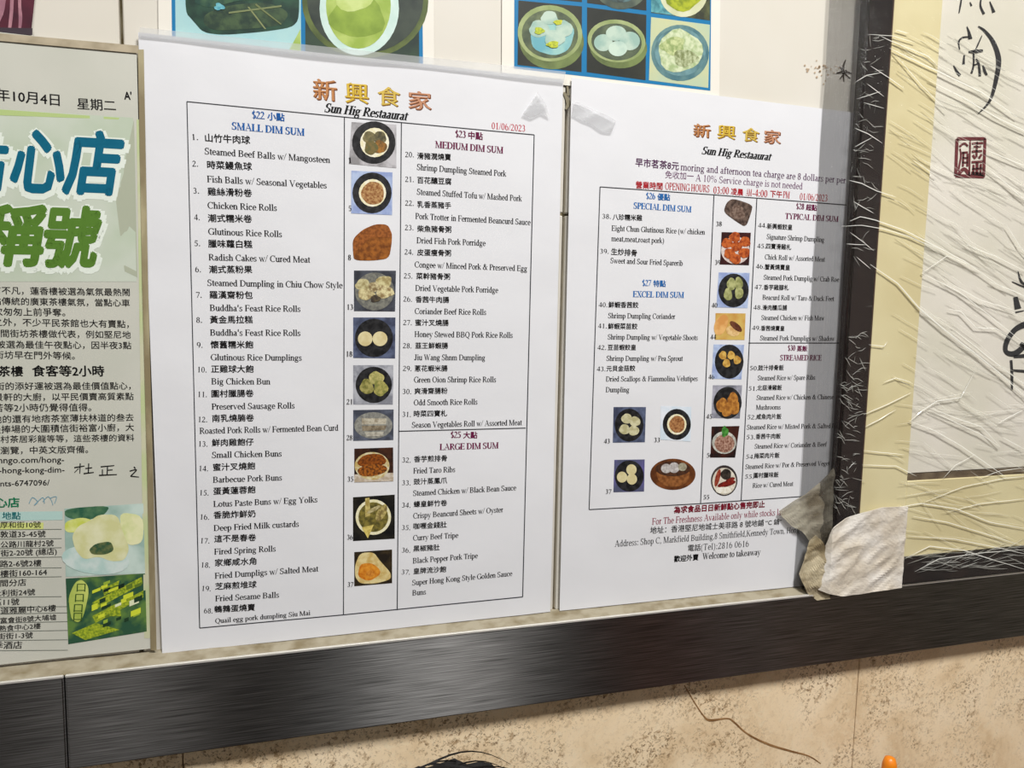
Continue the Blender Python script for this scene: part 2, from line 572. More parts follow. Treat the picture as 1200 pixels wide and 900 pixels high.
def serif_text(s, bold=0.0, shear=0.0, mono=False):
    """-> list of quads (em units) and the width"""
    x, out = 0.0, []
    for ch in s:
        adv, g = GL.get(ch, GL['o'])
        sx = 0.5 / (adv / 1000.0) if mono and adv > 300 else 1.0
        for _, q in g:
            pts = [(a / 1000.0 * sx, b / 1000.0) for a, b in q]
            if bold:
                cx = sum(p[0] for p in pts) / 4
                wd = max(p[0] for p in pts) - min(p[0] for p in pts)
                k = (wd + bold) / max(wd, 1e-6)
                k = min(k, 2.2)
                pts = [(cx + (a - cx) * k, b) for a, b in pts]
            out.append([(x + a + shear * b, b) for a, b in pts])
        x += 0.5 if mono else adv / 1000.0
    x0 = min((p[0] for q in out for p in q), default=0)
    x1 = max((p[0] for q in out for p in q), default=1)
    return [[(a - x0, b) for a, b in q] for q in out], x1 - x0


_tc = {}


def font_mesh(s, offset=0.0, spacing=1.0):
    """outline of a string in Blender's own font (covers the Chinese characters) -> verts, faces, x-range, y-range"""
    key = (s, spacing)
    if key in _tc:
        return _tc[key]
    cu = bpy.data.curves.new('t', 'FONT')
    cu.body = s
    cu.size = 1.0
    cu.resolution_u = 2
    cu.space_character = spacing
    o = bpy.data.objects.new('t', cu)
    COL.objects.link(o)
    dg = bpy.context.evaluated_depsgraph_get()
    dg.update()
    me = o.evaluated_get(dg).to_mesh()
    vs = [(v.co.x, v.co.y) for v in me.vertices]
    fs = [tuple(p.vertices) for p in me.polygons]
    o.evaluated_get(dg).to_mesh_clear()
    bpy.data.objects.remove(o)
    bpy.data.curves.remove(cu)
    if not vs:
        vs, fs = [(0, 0), (0.5, 0), (0.5, 0.5)], [(0, 1, 2)]
    xs = [v[0] for v in vs]
    ys = [v[1] for v in vs]
    _tc[key] = (vs, fs, min(xs), max(xs), min(ys), max(ys))
    return _tc[key]


class Ink:
    """collects lettering for one object"""

    def __init__(self, surf, lift=0.00018):
        self.s, self.v, self.f, self.lift = surf, [], [], lift

    def frame(self, p0, p1):
        a = self.s.at(*p0)
        b = self.s.at(*p1)
        dx, dz = b[0] - a[0], b[1] - a[1]
        l = math.hypot(dx, dz)
        return a, (dx / l, dz / l), l

    def put(self, x, z):
        self.v.append(self.s.v(x, z, self.lift))

    def serif(self, s, p0, p1, em=None, **kw):
        quads, w = serif_text(s, **kw)
        a, (ux, uz), l = self.frame(p0, p1)
        kx = l / w
        ky = em if em else kx
        for q in quads:
            k0 = len(self.v)
            ar = 0
            for i in range(4):
                ar += q[i][0] * q[(i + 1) % 4][1] - q[(i + 1) % 4][0] * q[i][1]
            if ar < 0:
                q = q[::-1]
            for x, y in q:
                X, Y = x * kx, y * ky
                self.put(a[0] + ux * X - uz * Y, a[1] + uz * X + ux * Y)
            self.f.append((k0, k0 + 1, k0 + 2, k0 + 3))

    def cjk(self, s, p0, p1, offset=0.012, em=None, spacing=1.0, shear=0.0, tall=1.0):
        vs, fs, x0, x1, y0, y1 = font_mesh(s, offset, spacing)
        a, (ux, uz), l = self.frame(p0, p1)
        kx = l / ((x1 - x0) + shear * (y1 - y0))
        ky = em if em else kx * tall
        # heavier weights are printed as slightly shifted copies of the same outline
        if offset <= 0.001:
            sh = [(0, 0)]
        elif offset <= 0.015:
            sh = [(-offset, 0), (offset, 0)]
        elif offset <= 0.03:
            sh = [(-offset, 0), (offset, 0), (0, offset * .7), (0, -offset * .7)]
        else:
            sh = [(offset * math.cos(q * math.pi / 4), offset * math.sin(q * math.pi / 4)) for q in range(8)] + [(0, 0)]
        for ox, oy in sh:
            k0 = len(self.v)
            for x, y in vs:
                X, Y = (x + ox - x0 + shear * (y - y0)) * kx, (y + oy - y0) * ky
                self.put(a[0] + ux * X - uz * Y, a[1] + uz * X + ux * Y)
            self.f += [tuple(k0 + i for i in f) for f in fs]

    def lines(self, segs, w=1.1):
        vs, fs = self.s.line(segs, w, self.lift)
        k0 = len(self.v)
        self.v += vs
        self.f += [tuple(k0 + i for i in f) for f in fs]

    def done(self, name, material, parent):
        return obj(name, self.v, self.f, material, parent)


def brush(surf, pts, w0, w1=None, lift=0.0002, seg=6):
    """a written stroke through photo points with varying width (pixels); returns verts, faces"""
    w = w0 if isinstance(w0, (list, tuple)) else [w0] * len(pts)
    P2 = []
    for i in range(len(pts) - 1):
        a = pts[max(i - 1, 0)]
        b, c = pts[i], pts[i + 1]
        d = pts[min(i + 2, len(pts) - 1)]
        for k in range(seg):
            t = k / seg
            P2.append(tuple(0.5 * (2 * b[j] + (c[j] - a[j]) * t + (2 * a[j] - 5 * b[j] + 4 * c[j] - d[j]) * t * t + (-a[j] + 3 * b[j] - 3 * c[j] + d[j]) * t ** 3) for j in (0, 1)) + (w[i] * (1 - t) + w[i + 1] * t,))
    P2.append((*pts[-1], w[-1]))
    vs, fs = [], []
    for i, (x, y, ww) in enumerate(P2):
        a = P2[max(i - 1, 0)]
        b = P2[min(i + 1, len(P2) - 1)]
        dx, dy = b[0] - a[0], b[1] - a[1]
        l = math.hypot(dx, dy) or 1
        for s in (-1, 1):
            X, Z = surf.at(x - dy / l * ww / 2 * s, y + dx / l * ww / 2 * s, lift)
            vs.append(surf.v(X, Z, lift))
    for i in range(len(P2) - 1):
        fs.append((2 * i, 2 * i + 1, 2 * i + 3, 2 * i + 2))
    return vs, fs


def strokes(name, surf, lst, material, parent, lift=0.0002):
    V_, F_ = [], []
    for pts, w_ in lst:
        vs, fs = brush(surf, pts, w_, lift=lift)
        k = len(V_)
        V_ += vs
        F_ += [tuple(k + i for i in f) for f in fs]
    return obj(name, V_, F_, material, parent)


# ------------------------------------------------------------------ structure
RT_Z, RB_Z, RAIL = 1.1620, 1.0950, 0.014
cream = mat('cream_tile', (218, 214, 205), 0.32, 0.4, noise2=(210, 205, 192), scale=7, lo=0.35, hi=0.75)
grout = mat('tile_grout', (150, 138, 108), 0.8, 0.1, noise2=(190, 182, 156), scale=90)
plaster = mat('warm_plaster', (205, 196, 182), 0.8, 0.1)
wood = mat('brown_wood', (92, 50, 30), 0.4, 0.3, noise2=(60, 30, 18), scale=6, stretch=(8, 8, 1))
dark = mat('dark_upholstery', (30, 28, 30), 0.7, 0.2)

wall = struct(box('wall_back', -2.2, 2.6, 0.006, 0.12, 0.0, 2.7, grout))
wall.location = (0, 0, 0)
xs = [-0.73, -0.4135, -0.0965, 0.2160, 0.5285, 0.841]
zs = [1.1665, 1.4905, 1.8145, 2.14]
for i in range(len(xs) - 1):
    for j in range(len(zs) - 1):
        box('tile', xs[i] + 0.0012, xs[i + 1] - 0.0012, 0.0, 0.008, zs[j] + 0.001, zs[j + 1] - 0.001, cream, wall, 0.0008, 1)
marble = marble_mat()
xm = P(1004, 810)[0]
for a, b in ((-2.0, xm - 1.2), (xm - 1.2, xm - 0.6), (xm - 0.6, xm), (xm, xm + 0.6), (xm + 0.6, xm + 1.2)):
    box('marble_panel', a + 0.0004, b - 0.0004, -0.001, 0.008, 0.62, 1.1664, marble, wall, 0.0006, 1)

# steel rail in lengths, with a visible butt joint
steel = steel_mat()
bright = mat('edge_highlight', (236, 234, 228), 0.45, 0.5, metal=0.6)  # pale colour stands in for the highlight along the rail's top edge
xj = P(77, 840, RAIL)[0]
rail = bpy.data.objects.new('trim_1', None)
COL.objects.link(rail)
rail['kind'] = 'structure'
for a, b in ((-2.0, xj - 0.00045), (xj + 0.00045, 2.2)):
    box('steel_strip', a, b, -RAIL, -0.0012, RB_Z, RT_Z, steel, rail, 0.0011, 3)
    box('arris_highlight', a, b, -RAIL + 0.0003, -RAIL + 0.0022, RT_Z - 0.0012, RT_Z + 0.0011, bright, rail, 0.0005, 2)
box('steel_backing', -2.0, 2.2, -0.0115, -0.0014, RB_Z + 0.001, RT_Z - 0.001, mat('gap_black', (12, 10, 9), 0.8, 0.1), rail)
box('rail_shadow_line', -2.0, 2.2, -0.0085, -0.0010, RB_Z - 0.0022, RB_Z, mat('rail_shadow_brown', (92, 66, 40), 0.7, 0.2), rail)  # brown strip painted in for the shadow line under the rail

# old silicone between the tiles and the rail: an uneven bead
sv, sf = [], []
ns = 240
for i in range(ns + 1):
    x = -0.5 + 1.4 * i / ns
    for k, (oy, oz) in enumerate(((0.0, 0.0062), (-0.003, 0.0047), (-0.0065, 0.0023), (-0.0118, 0.0003))):
        wv = 0.0010 * noise.noise(Vector((x * 40, k * 3.1, 0))) + 0.0005 * noise.noise(Vector((x * 170, k * 7.1, 4)))
        sv.append((x, oy - 0.0003 + wv * (k < 3), RT_Z + oz + wv))
for i in range(ns):
    for k in range(3):
        a = i * 4 + k
        sf.append((a, a + 1, a + 5, a + 4))
seal = obj('trim_2', sv, sf, mat('dirty_silicone', (152, 144, 124), 0.45, 0.4, noise2=(118, 106, 80), scale=70, lo=0.42, hi=0.72, stretch=(1, 1, 3)), smooth=True)
struct(seal)

# room the steel mirrors
fl = struct(box('floor', -2.6, 2.8, -3.6, 0.12, -0.06, 0.0, mat('floor_tile', (62, 50, 42), 0.3, 0.4, noise2=(46, 38, 32), scale=3)))
ce = struct(box('ceiling', -2.6, 2.8, -3.6, 0.12, 2.7, 2.76, mat('ceiling_paint', (188, 184, 176), 0.9, 0.1)))
struct(box('wall_front', -2.6, 2.8, -3.72, -3.6, 0.0, 2.7, mat('far_wall', (74, 60, 50), 0.8, 0.1)))
struct(box('wall_left', -2.72, -2.6, -3.6, 0.12, 0.0, 2.7, plaster))
struct(box('wall_right', 2.8, 2.92, -3.6, 0.12, 0.0, 2.7, plaster))

dr = struct(box('door_1', 1.75, 2.45, -3.6, -3.56, 0.0, 2.05, mat('red_brown_door', (120, 50, 30), 0.4, 0.3)))
# ------------------------------------------------------------------ paper sheets
paper = mat('white_print_paper', (222, 223, 227), 0.42, 0.35, bump=0.22, bscale=22)
K = ink(18, 17, 20)
KB = ink(8, 8, 10)
BLUE = ink(20, 88, 160)
MAROON = ink(104, 22, 66)
RED = ink(176, 28, 40)
PURPLE = ink(84, 44, 84)
LINE = ink(52, 54, 60)
GOLD = [ink(190, 132, 84), ink(212, 180, 66), ink(208, 180, 84), ink(196, 142, 110)]
GEDGE = [ink(120, 62, 24), ink(140, 96, 20), ink(140, 96, 20), ink(120, 66, 34)]

CR = {'A': (200, 140, 5.4545), 'B': (200, 300, 5.4545), 'C': (200, 450, 5.4545), 'D': (200, 590, 5.4545),
      'E': (450, 140, 5.4545), 'F': (450, 300, 5.4545), 'G': (450, 450, 5.4545), 'H': (450, 590, 5.4545),
      'I': (690, 120, 5.4545), 'J': (820, 210, 5.4545), 'K': (680, 300, 5.4545), 'L': (820, 360, 5.4545),
      'M': (820, 480, 5.4545), 'N': (680, 450, 5.4545), 'O': (680, 570, 4.2857), 'Q': (640, 60, 3.158),
      'R': (0, 320, 4.5), 'S': (0, 500, 4.5), 'T': (0, 680, 4.09), 'U': (0, 0, 5.0), 'W': (0, 150, 4.5),
      'a': (180, 60, 5.0), 'b': (400, 60, 4.615), '1': (1, 1, 1)}


def C_(c, x, y):
    o = CR[c]
    return (o[0] + x / o[2], o[1] + y / o[2])


def grid_quad(c, *p):
    return [C_(c, *q) for q in p]


EN1, EN2 = 0.00655, 0.0064


def entry(surf, parent, num, cn, en, extra=None, em=EN1):
    """num=(crop,text,x,y)  cn=(crop,text,x0,y0,x1,y1)  en likewise"""
    I = Ink(surf)
    c, s, x, y = num
    p0 = C_(c, x, y)
    wq = 3.4 * len(s)
    I.serif(s, p0, (p0[0] + wq, p0[1] + wq * 0.03), em=em * 0.86, bold=0.02)
    c, s, x0, y0, x1, y1 = cn
    I.cjk(s, C_(c, x0, y0), C_(c, x1, y1), offset=0.020)
    for e in (en, extra):
        if e:
            c, s, x0, y0, x1, y1 = e[:6]
            I.serif(s, C_(c, x0, y0), C_(c, x1, y1), em=(e[6] if len(e) > 6 else em), bold=0.05)
    return I.done('menu_entry', K, parent)


def heading(surf, parent, mat_, cn, en):
    I = Ink(surf)
    c, a, b, x0, y0, x1, y1 = cn
    p0, p1 = C_(c, x0, y0), C_(c, x1, y1)
    n1 = len(a) * 0.5
    n2 = len(b)
    t = n1 / (n1 + 0.35 + n2)
    t2 = (n1 + 0.35) / (n1 + 0.35 + n2)
    lerp = lambda t: (p0[0] + (p1[0] - p0[0]) * t, p0[1] + (p1[1] - p0[1]) * t)
    I.serif(a, lerp(0), lerp(t), em=0.0074, bold=0.11)
    q = lerp(t2)
    I.cjk(b, (q[0], q[1] + 0.8), (p1[0], p1[1] + 0.8), offset=0.03)
    c, s, x0, y0, x1, y1 = en
    I.serif(s, C_(c, x0, y0), C_(c, x1, y1), em=0.0074, bold=0.11)
    return I.done('price_heading', mat_, parent)


# restaurant name in brush script, drawn stroke by stroke on a 0..1 baseline
def script_title(surf, parent, p0, p1):
    I = Ink(surf)
    I.serif('Sun Hig Restaaurat', p0, p1, em=0.0094, bold=0.13, shear=0.34)
    return I.done('name_in_script', KB, parent)


def title(surf, parent, boxes):
    for k, (ch, x0, y0, x1, y1) in enumerate(boxes):
        # y0, y1: top of the character at its left, bottom at its left
        a = surf.at(x0, y0)
        b = surf.at(x0, y1)
        hgt = abs(a[1] - b[1])
        vs, fs, X0, X1, Y0, Y1 = font_mesh(ch, 0.034)
        em = hgt / (Y1 - Y0)
        E_ = Ink(surf, 0.00016)
        E_.cjk(ch, (x0 + 0.9, y1 + 0.9), (x1 + 0.9, y1 + 0.9 + (x1 - x0) * 0.07), offset=0.02, em=em)
        e = E_.done('title_shadow', GEDGE[k], None)
        G_ = Ink(surf, 0.00024)
        G_.cjk(ch, (x0, y1), (x1, y1 + (x1 - x0) * 0.07), offset=0.012, em=em)
        g = G_.done('title_character', GOLD[k], parent)
        e.parent = g


# --- printed dish pictures: background, bowl, food pieces as flat shapes on the sheet
FM = {}


def food(rgb, rgb2, sc=420):
    k = ('food_%d_%d_%d_%d' % (*rgb, rgb2[0]))
    return mat(k, rgb, 0.45, 0.35, noise2=rgb2, scale=sc, lo=0.38, hi=0.62, detail=5)


BLK = mat('print_black_bowl', (22, 22, 24), 0.45, 0.35, noise2=(44, 44, 46), scale=240)
CREAMR = food((226, 218, 176), (238, 234, 214))
SLATE = food((92, 102, 130), (60, 66, 88), 160)
PALEB = food((176, 192, 222), (140, 156, 200), 130)
GREYB = food((176, 178, 186), (128, 130, 140), 150)


def picture(surf, parent, q, bg, parts, num=None, label=None):
    """q: photo quad or polygon; parts: (name, polygon, material); num: (text, x, y)"""
    if len(q) == 4:
        p = surf.quad('dish_photo', q, bg, parent, 0.00016)
    else:
        p = surf.poly('dish_photo', q, bg, parent, 0.00016)
    if label:
        p['label'] = label
    for i, (nm, pts, mt) in enumerate(parts):
        o = surf.poly(nm, pts, mt, None, 0.00024 + 0.00005 * i)
        o.parent = p
    if num:
        I = Ink(surf, 0.0004)
        wq = 3.4 * len(num[0])
        I.serif(num[0], (num[1], num[2]), (num[1] + wq, num[2]), em=0.0056, bold=0.04)
        I.done('picture_number', K, parent)
    return p


# ================================================================== MENU SHEET 1
S1 = Surf([(162, 38), (660, 93), (645, 717), (190, 766)], 0.0034, 0.0012, 1.3)
c0 = P(420, 430)
m1 = thing('menu_sheet', 'white bilingual dim sum price sheet left of the other, starting with blue SMALL DIM SUM', 'menu', (c0[0], -0.003, c0[1]), 'menu sheets on the wall')
S1.sheet('paper', paper, m1)
I = Ink(S1, 0.00014)
I.lines([((219, 119), (404, 137.2)), ((404, 137.2), (470.5, 143.6)), ((470.5, 143.6), (626, 158)), ((626, 158), (612.5, 699.5)), ((612.5, 699.5), (402.5, 720.5)),
         ((402.5, 720.5), (234, 736)), ((234, 736), (219, 119)), ((403.6, 137.2), (402.5, 720)), ((470.4, 143.6), (465.5, 715)),
         ((467, 505.4), (616, 501.6))], 1.15)
I.done('table_rule', LINE, m1)
title(S1, m1, [('新', 367.5, 92, 394.5, 116.5), ('興', 405, 96.5, 431.5, 120), ('食', 443, 101, 468.5, 123), ('家', 479, 106, 505, 127.5)])
script_title(S1, m1, (380, 131.2), (479, 141.3))
I = Ink(S1)
I.serif('01/06/2023', C_('E', 688, 60), C_('E', 902, 78), em=0.0072, bold=0.03)
I.done('date_print', ink(188, 60, 74), m1)
heading(S1, m1, BLUE, ('a', '$22', '小點', 577, 393, 767, 407), ('a', 'SMALL DIM SUM', 458, 458, 885, 496))
heading(S1, m1, MAROON, ('E', '$23', '中點', 455, 112, 630, 127), ('E', 'MEDIUM DIM SUM', 325, 180, 762, 218))
heading(S1, m1, MAROON, ('G', '$25', '大點', 425, 344, 595, 343), ('G', 'LARGE DIM SUM', 355, 422, 732, 411))
ENT1 = [
    ('A', '1.', 139, 130, 'A', '山竹牛肉球', 222, 142, 508, 158, 'A', 'Steamed Beef Balls w/ Mangosteen', 218, 222, 1020, 278),
    ('A', '2.', 139, 300, 'A', '時菜鰻魚球', 235, 315, 520, 326, 'A', 'Fish Balls w/ Seasonal Vegetables', 233, 400, 998, 440),
    ('A', '3.', 145, 472, 'A', '雞絲滑粉卷', 238, 485, 520, 495, 'A', 'Chicken Rice Rolls', 236, 568, 680, 584),
    ('A', '4.', 150, 642, 'A', '潮式糯米卷', 240, 655, 520, 660, 'A', 'Glutinous Rice Rolls', 240, 735, 712, 752),
    ('A', '5.', 152, 808, 'A', '臘味蘿白糕', 242, 818, 522, 822, 'B', 'Radish Cakes w/ Cured Meat', 243, 27, 893, 42),
    ('B', '6.', 157, 102, 'B', '潮式蒸粉果', 247, 110, 522, 110, 'B', 'Steamed Dumpling in Chiu Chow Style', 235, 190, 1100, 205),
    ('B', '7.', 162, 265, 'B', '羅漢齋粉包', 250, 272, 525, 274, 'B', "Buddha's Feast Rice Rolls", 250, 350, 830, 356),
    ('B', '8.', 164, 425, 'B', '黃金馬拉糕', 252, 430, 525, 430, 'B', "Buddha's Feast Rice Rolls", 252, 508, 830, 510),
    ('B', '9.', 167, 585, 'B', '懷舊糯米飽', 256, 590, 528, 590, 'B', 'Glutinous Rice Dumplings', 256, 666, 838, 668),
    ('B', '10.', 174, 742, 'B', '正雞球大飽', 260, 745, 530, 745, 'B', 'Big Chicken Bun', 260, 820, 638, 820),
    ('C', '11.', 176, 82, 'C', '圍村臘腸卷', 262, 85, 530, 82, 'C', 'Preserved Sausage Rolls', 262, 163, 793, 155),
    ('C', '12.', 178, 242, 'C', '南乳燒腩卷', 266, 242, 532, 238, 'C', 'Roasted Pork Rolls w/ Fermented Bean Curd', 185, 318, 1072, 297),
    ('C', '13.', 180, 398, 'C', '鮮肉雞飽仔', 264, 398, 530, 392, 'C', 'Small Chicken Buns', 264, 472, 710, 462),
    ('C', '14.', 183, 555, 'C', '蜜汁叉燒飽', 272, 555, 540, 545, 'C', 'Barbecue Pork Buns', 270, 630, 712, 615),
    ('C', '15.', 187, 710, 'C', '蛋黃蓮蓉飽', 273, 708, 542, 697, 'C', 'Lotus Paste Buns w/ Egg Yolks', 273, 785, 938, 755),
    ('C', '16.', 190, 865, 'C', '香脆炸鮮奶', 275, 860, 542, 850, 'D', 'Deep Fried Milk custards', 275, 175, 820, 147),
    ('D', '17.', 192, 253, 'D', '這不是春卷', 279, 248, 545, 238, 'D', 'Fired Spring Rolls', 278, 326, 672, 305),
    ('D', '18.', 196, 408, 'D', '家鄉咸水角', 283, 402, 547, 390, 'D', 'Fried Dumpligs w/ Salted Meat', 282, 480, 945, 433),
    ('D', '19.', 200, 558, 'D', '芝麻煎堆球', 285, 552, 548, 538, 'D', 'Fried Sesame Balls', 285, 625, 693, 600),
    ('E', '20.', 135, 240, 'E', '滑豬潤燒賣', 213, 253, 428, 262, 'E', 'Shrimp Dumpling Steamed Pork', 210, 322, 782, 365),
    ('E', '21.', 135, 398, 'E', '百花釀豆腐', 213, 408, 430, 418, 'E', 'Steamed Stuffed Tofu w/ Mashed Pork', 210, 480, 882, 523),
    ('E', '22.', 135, 550, 'E', '乳香蒸豬手', 213, 563, 428, 571, 'E', 'Pork Trotter in Fermented Beancurd Sauce', 200, 635, 937, 675),
    ('E', '23.', 133, 706, 'E', '柴魚豬骨粥', 213, 718, 430, 724, 'E', 'Dried Fish Pork Porridge', 208, 790, 650, 808),
    ('E', '24.', 131, 862, 'E', '皮蛋瘦骨粥', 212, 870, 428, 875, 'F', 'Congee w/ Minced Pork & Preserved Egg', 195, 72, 915, 97),
    ('F', '25.', 126, 142, 'F', '菜幹豬骨粥', 206, 148, 422, 152, 'F', 'Dried Vegetable Pork Porridge', 200, 222, 730, 235),
    ('F', '26.', 123, 290, 'F', '香茜牛肉腸', 202, 297, 415, 300, 'F', 'Coriander Beef Rice Rolls', 196, 370, 653, 376),
    ('F', '27.', 122, 440, 'F', '蜜汁叉燒腸', 200, 445, 412, 447, 'F', 'Honey Stewed BBQ Pork Rice Rolls', 195, 517, 822, 523),
    ('F', '28.', 120, 588, 'F', '韮王鮮蝦腸', 200, 592, 408, 592, 'F', 'Jiu Wang Shnm Dumpling', 192, 665, 647, 666),
    ('F', '29.', 120, 733, 'F', '蔥花蝦米腸', 196, 738, 405, 737, 'F', 'Green Oion Shrimp Rice Rolls', 191, 808, 716, 806),
    ('G', '30.', 118, 62, 'G', '爽滑齋腸粉', 195, 65, 405, 62, 'G', 'Odd Smooth Rice Rolls', 190, 136, 597, 130),
    ('G', '31.', 116, 208, 'G', '時菜四寶札', 190, 210, 402, 206, 'G', 'Season Vegetables Roll w/ Assorted Meat', 178, 279, 882, 262),
    ('G', '32.', 115, 500, 'G', '香芋煎排骨', 192, 500, 402, 493, 'G', 'Fried Taro Ribs', 187, 572, 455, 562),
    ('G', '33.', 114, 645, 'G', '豉汁蒸鳳爪', 190, 644, 402, 635, 'G', 'Steamed Chicken w/ Black Bean Sauce', 186, 715, 845, 678),
    ('G', '34.', 113, 788, 'G', '蠔皇鮮竹卷', 190, 788, 402, 778, 'G', 'Crispy Beancurd Sheets w/ Oyster', 186, 860, 762, 818),
    ('H', '35.', 112, 168, 'H', '咖喱金錢肚', 188, 165, 400, 153, 'H', 'Curry Beef Tripe', 185, 237, 475, 218),
    ('H', '36.', 112, 312, 'H', '黑椒豬肚', 188, 308, 355, 298, 'H', 'Black Pepper Pork Tripe', 184, 383, 600, 348),
]
for t in ENT1:
    entry(S1, m1, t[0:4], t[4:10], t[10:16])
entry(S1, m1, ('D', '68.', 212, 700), ('D', '鵪鶉蛋燒賣', 278, 698, 538, 684), ('D', 'Quail egg pork dumpling Siu Mai', 285, 765, 893, 712, 0.0054))
entry(S1, m1, ('H', '37.', 110, 452), ('H', '皇牌流沙飽', 188, 452, 396, 438), ('H', 'Super Hong Kong Style Golden Sauce', 180, 523, 820, 462), ('H', 'Buns', 180, 588, 268, 580))

BR = food((120, 78, 34), (74, 46, 22))
picture(S1, m1, [(412, 143), (464.5, 146), (464.5, 197), (409, 192)], food((190, 188, 192), (140, 138, 140), 120), [
    ('bowl', blob(438, 167, 25.5, 25, rot=0.1, n=28), BLK), ('dish', blob(439, 167, 17, 17.3), CREAMR),
    ('meat_ball', blob(433, 161, 8, 7, wob=.1, seed=1), food((98, 92, 62), (136, 124, 84))), ('meat_ball', blob(445, 161, 8, 7, wob=.1, seed=2), food((112, 104, 72), (74, 70, 50))),
    ('meat_ball', blob(445, 172, 8.5, 7.5, wob=.1, seed=3), food((166, 112, 44), (104, 78, 42))), ('meat_ball', blob(435, 173, 8, 8, wob=.1, seed=4), food((96, 94, 56), (122, 104, 60)))],
    ('1', 408.5, 191))
picture(S1, m1, [(411.7, 200), (460, 202), (459.5, 252), (411.5, 250)], PALEB, [
    ('bowl', blob(436, 226, 23, 24, n=28), BLK), ('dish', blob(436.5, 226, 16, 16.2), CREAMR), ('food', blob(437, 226.5, 13.5, 13.5, wob=.05, n=24), food((134, 84, 44), (186, 146, 96), 700))], ('5', 408.5, 247))
picture(S1, m1, [(413.2, 280), (425, 269), (440, 262.5), (454.5, 263), (459.5, 274), (459, 286), (456, 303), (436, 305.5), (414.8, 305), (413.7, 296)], food((160, 96, 36), (110, 60, 20), 260), [
    ('crust', [(413.2, 280), (425, 269), (440, 262.5), (454.5, 263), (459.5, 274), (459, 279), (440, 276), (424, 284), (415, 297), (413.7, 296)], food((120, 66, 24), (158, 92, 40), 500))], ('8', 408, 304.5))
picture(S1, m1, [(414.8, 317), (464, 317.2), (463, 365), (414.8, 364.5)], food((74, 78, 88), (48, 50, 58), 130), [
    ('plate', blob(439, 341.5, 23, 22.3, n=26), food((128, 128, 118), (98, 98, 94))),
    ('dumpling', blob(425.5, 334, 9, 7, wob=.14, seed=2), food((198, 190, 146), (150, 136, 92))), ('dumpling', blob(450, 330, 9, 7, wob=.14, seed=5), food((206, 198, 150), (158, 142, 96))),
    ('dumpling', blob(429, 345, 10, 6.5, wob=.14, seed=7), food((212, 202, 154), (150, 130, 90))), ('dumpling', blob(451, 342, 10.5, 7.5, wob=.15, seed=8), food((216, 206, 160), (140, 118, 80))),
    ('dumpling', blob(438, 336, 6, 6, wob=.15, seed=9), food((204, 192, 150), (128, 108, 74))), ('filling', blob(440, 350, 6, 4, wob=.2, seed=3), food((60, 52, 46), (90, 80, 60)))], ('13', 407, 362.5))
picture(S1, m1, [(413.9, 372), (463.4, 372), (463, 420), (413.9, 419.4)], SLATE, [
    ('bowl', blob(438.2, 396, 22.3, 22.5, n=28), BLK), ('bun', blob(428, 397, 8.6, 8.6), food((222, 212, 168), (206, 190, 140), 150)), ('bun', blob(445.3, 397, 8.8, 8.6), food((224, 214, 170), (208, 192, 142), 150))], ('18', 406, 417.5))
picture(S1, m1, [(413.9, 428), (461, 427.7), (460.4, 474), (413.9, 474)], GREYB, [
    ('bowl', blob(438, 451, 21.3, 21.3, n=28), BLK), ('dumpling', blob(430, 453, 8, 9, wob=.12, seed=2), food((166, 158, 94), (112, 110, 54))),
    ('dumpling', blob(441, 443, 9, 7.5, wob=.12, seed=3), food((150, 148, 86), (196, 186, 120))), ('dumpling', blob(446, 455, 8.5, 9, wob=.12, seed=4), food((126, 128, 66), (176, 166, 96)))], ('21', 406, 473.5))
picture(S1, m1, [(413.9, 480.5), (461.3, 479.8), (461, 515.6), (413.9, 516.6)], food((96, 102, 118), (64, 68, 80), 130), [
    ('plate', blob(437.5, 498.5, 22.5, 15.5, n=28), food((150, 150, 142), (116, 116, 112))), ('rice_roll', [(424, 490), (453, 490.5), (452, 497), (424, 497.5)], food((196, 190, 172), (150, 140, 120))),
    ('rice_roll', [(424, 499), (453, 498.5), (451, 504), (425, 505)], food((150, 138, 116), (110, 98, 80))), ('rice_roll', [(427, 506.5), (450, 506), (448, 511), (430, 511.5)], food((190, 186, 172), (148, 142, 130)))], ('28', 406, 515.5))
picture(S1, m1, [(415.2, 525.8), (460.7, 524.3), (461, 563.8), (415.2, 565.2)], food((36, 24, 20), (70, 40, 26), 130), [
    ('tablecloth', [(415.2, 556), (461, 554), (461, 563.8), (415.2, 565.2)], food((206, 196, 182), (176, 160, 140))), ('plate', blob(436, 546, 20.5, 16.3, n=26), food((214, 206, 170), (186, 160, 96))),
    ('fritter', blob(436, 540, 17, 8, wob=.06, seed=2, rot=-.1), food((150, 80, 24), (92, 46, 16), 600)), ('fritter', blob(436, 551, 17.5, 7, wob=.06, seed=3, rot=-.1), food((170, 98, 32), (84, 46, 20), 600))], ('35', 407, 564))
picture(S1, m1, [(413.7, 582.7), (462.6, 579.6), (462.6, 631.2), (413.7, 634)], food((18, 18, 18), (36, 34, 28), 130), [
    ('plate', blob(437.5, 606, 20.8, 20.8, n=28), food((222, 216, 170), (236, 232, 206))), ('food', blob(437.5, 606, 17.5, 17.5, n=28), food((132, 120, 56), (82, 76, 38), 300)),
    ('bean_curd_sheet', [(428, 584), (433, 583), (434, 604), (428, 606)], food((206, 190, 120), (160, 140, 76))), ('bean_curd_sheet', [(424, 618), (438, 615), (431, 631)], food((214, 196, 110), (180, 160, 82))),
    ('bean_curd_sheet', blob(447, 601, 5, 11, rot=.5), food((190, 174, 108), (120, 104, 60))), ('bean_curd_sheet', blob(438, 597, 9, 2.2, rot=-.5), food((208, 198, 150), (150, 136, 90)))], ('36', 406.5, 632))
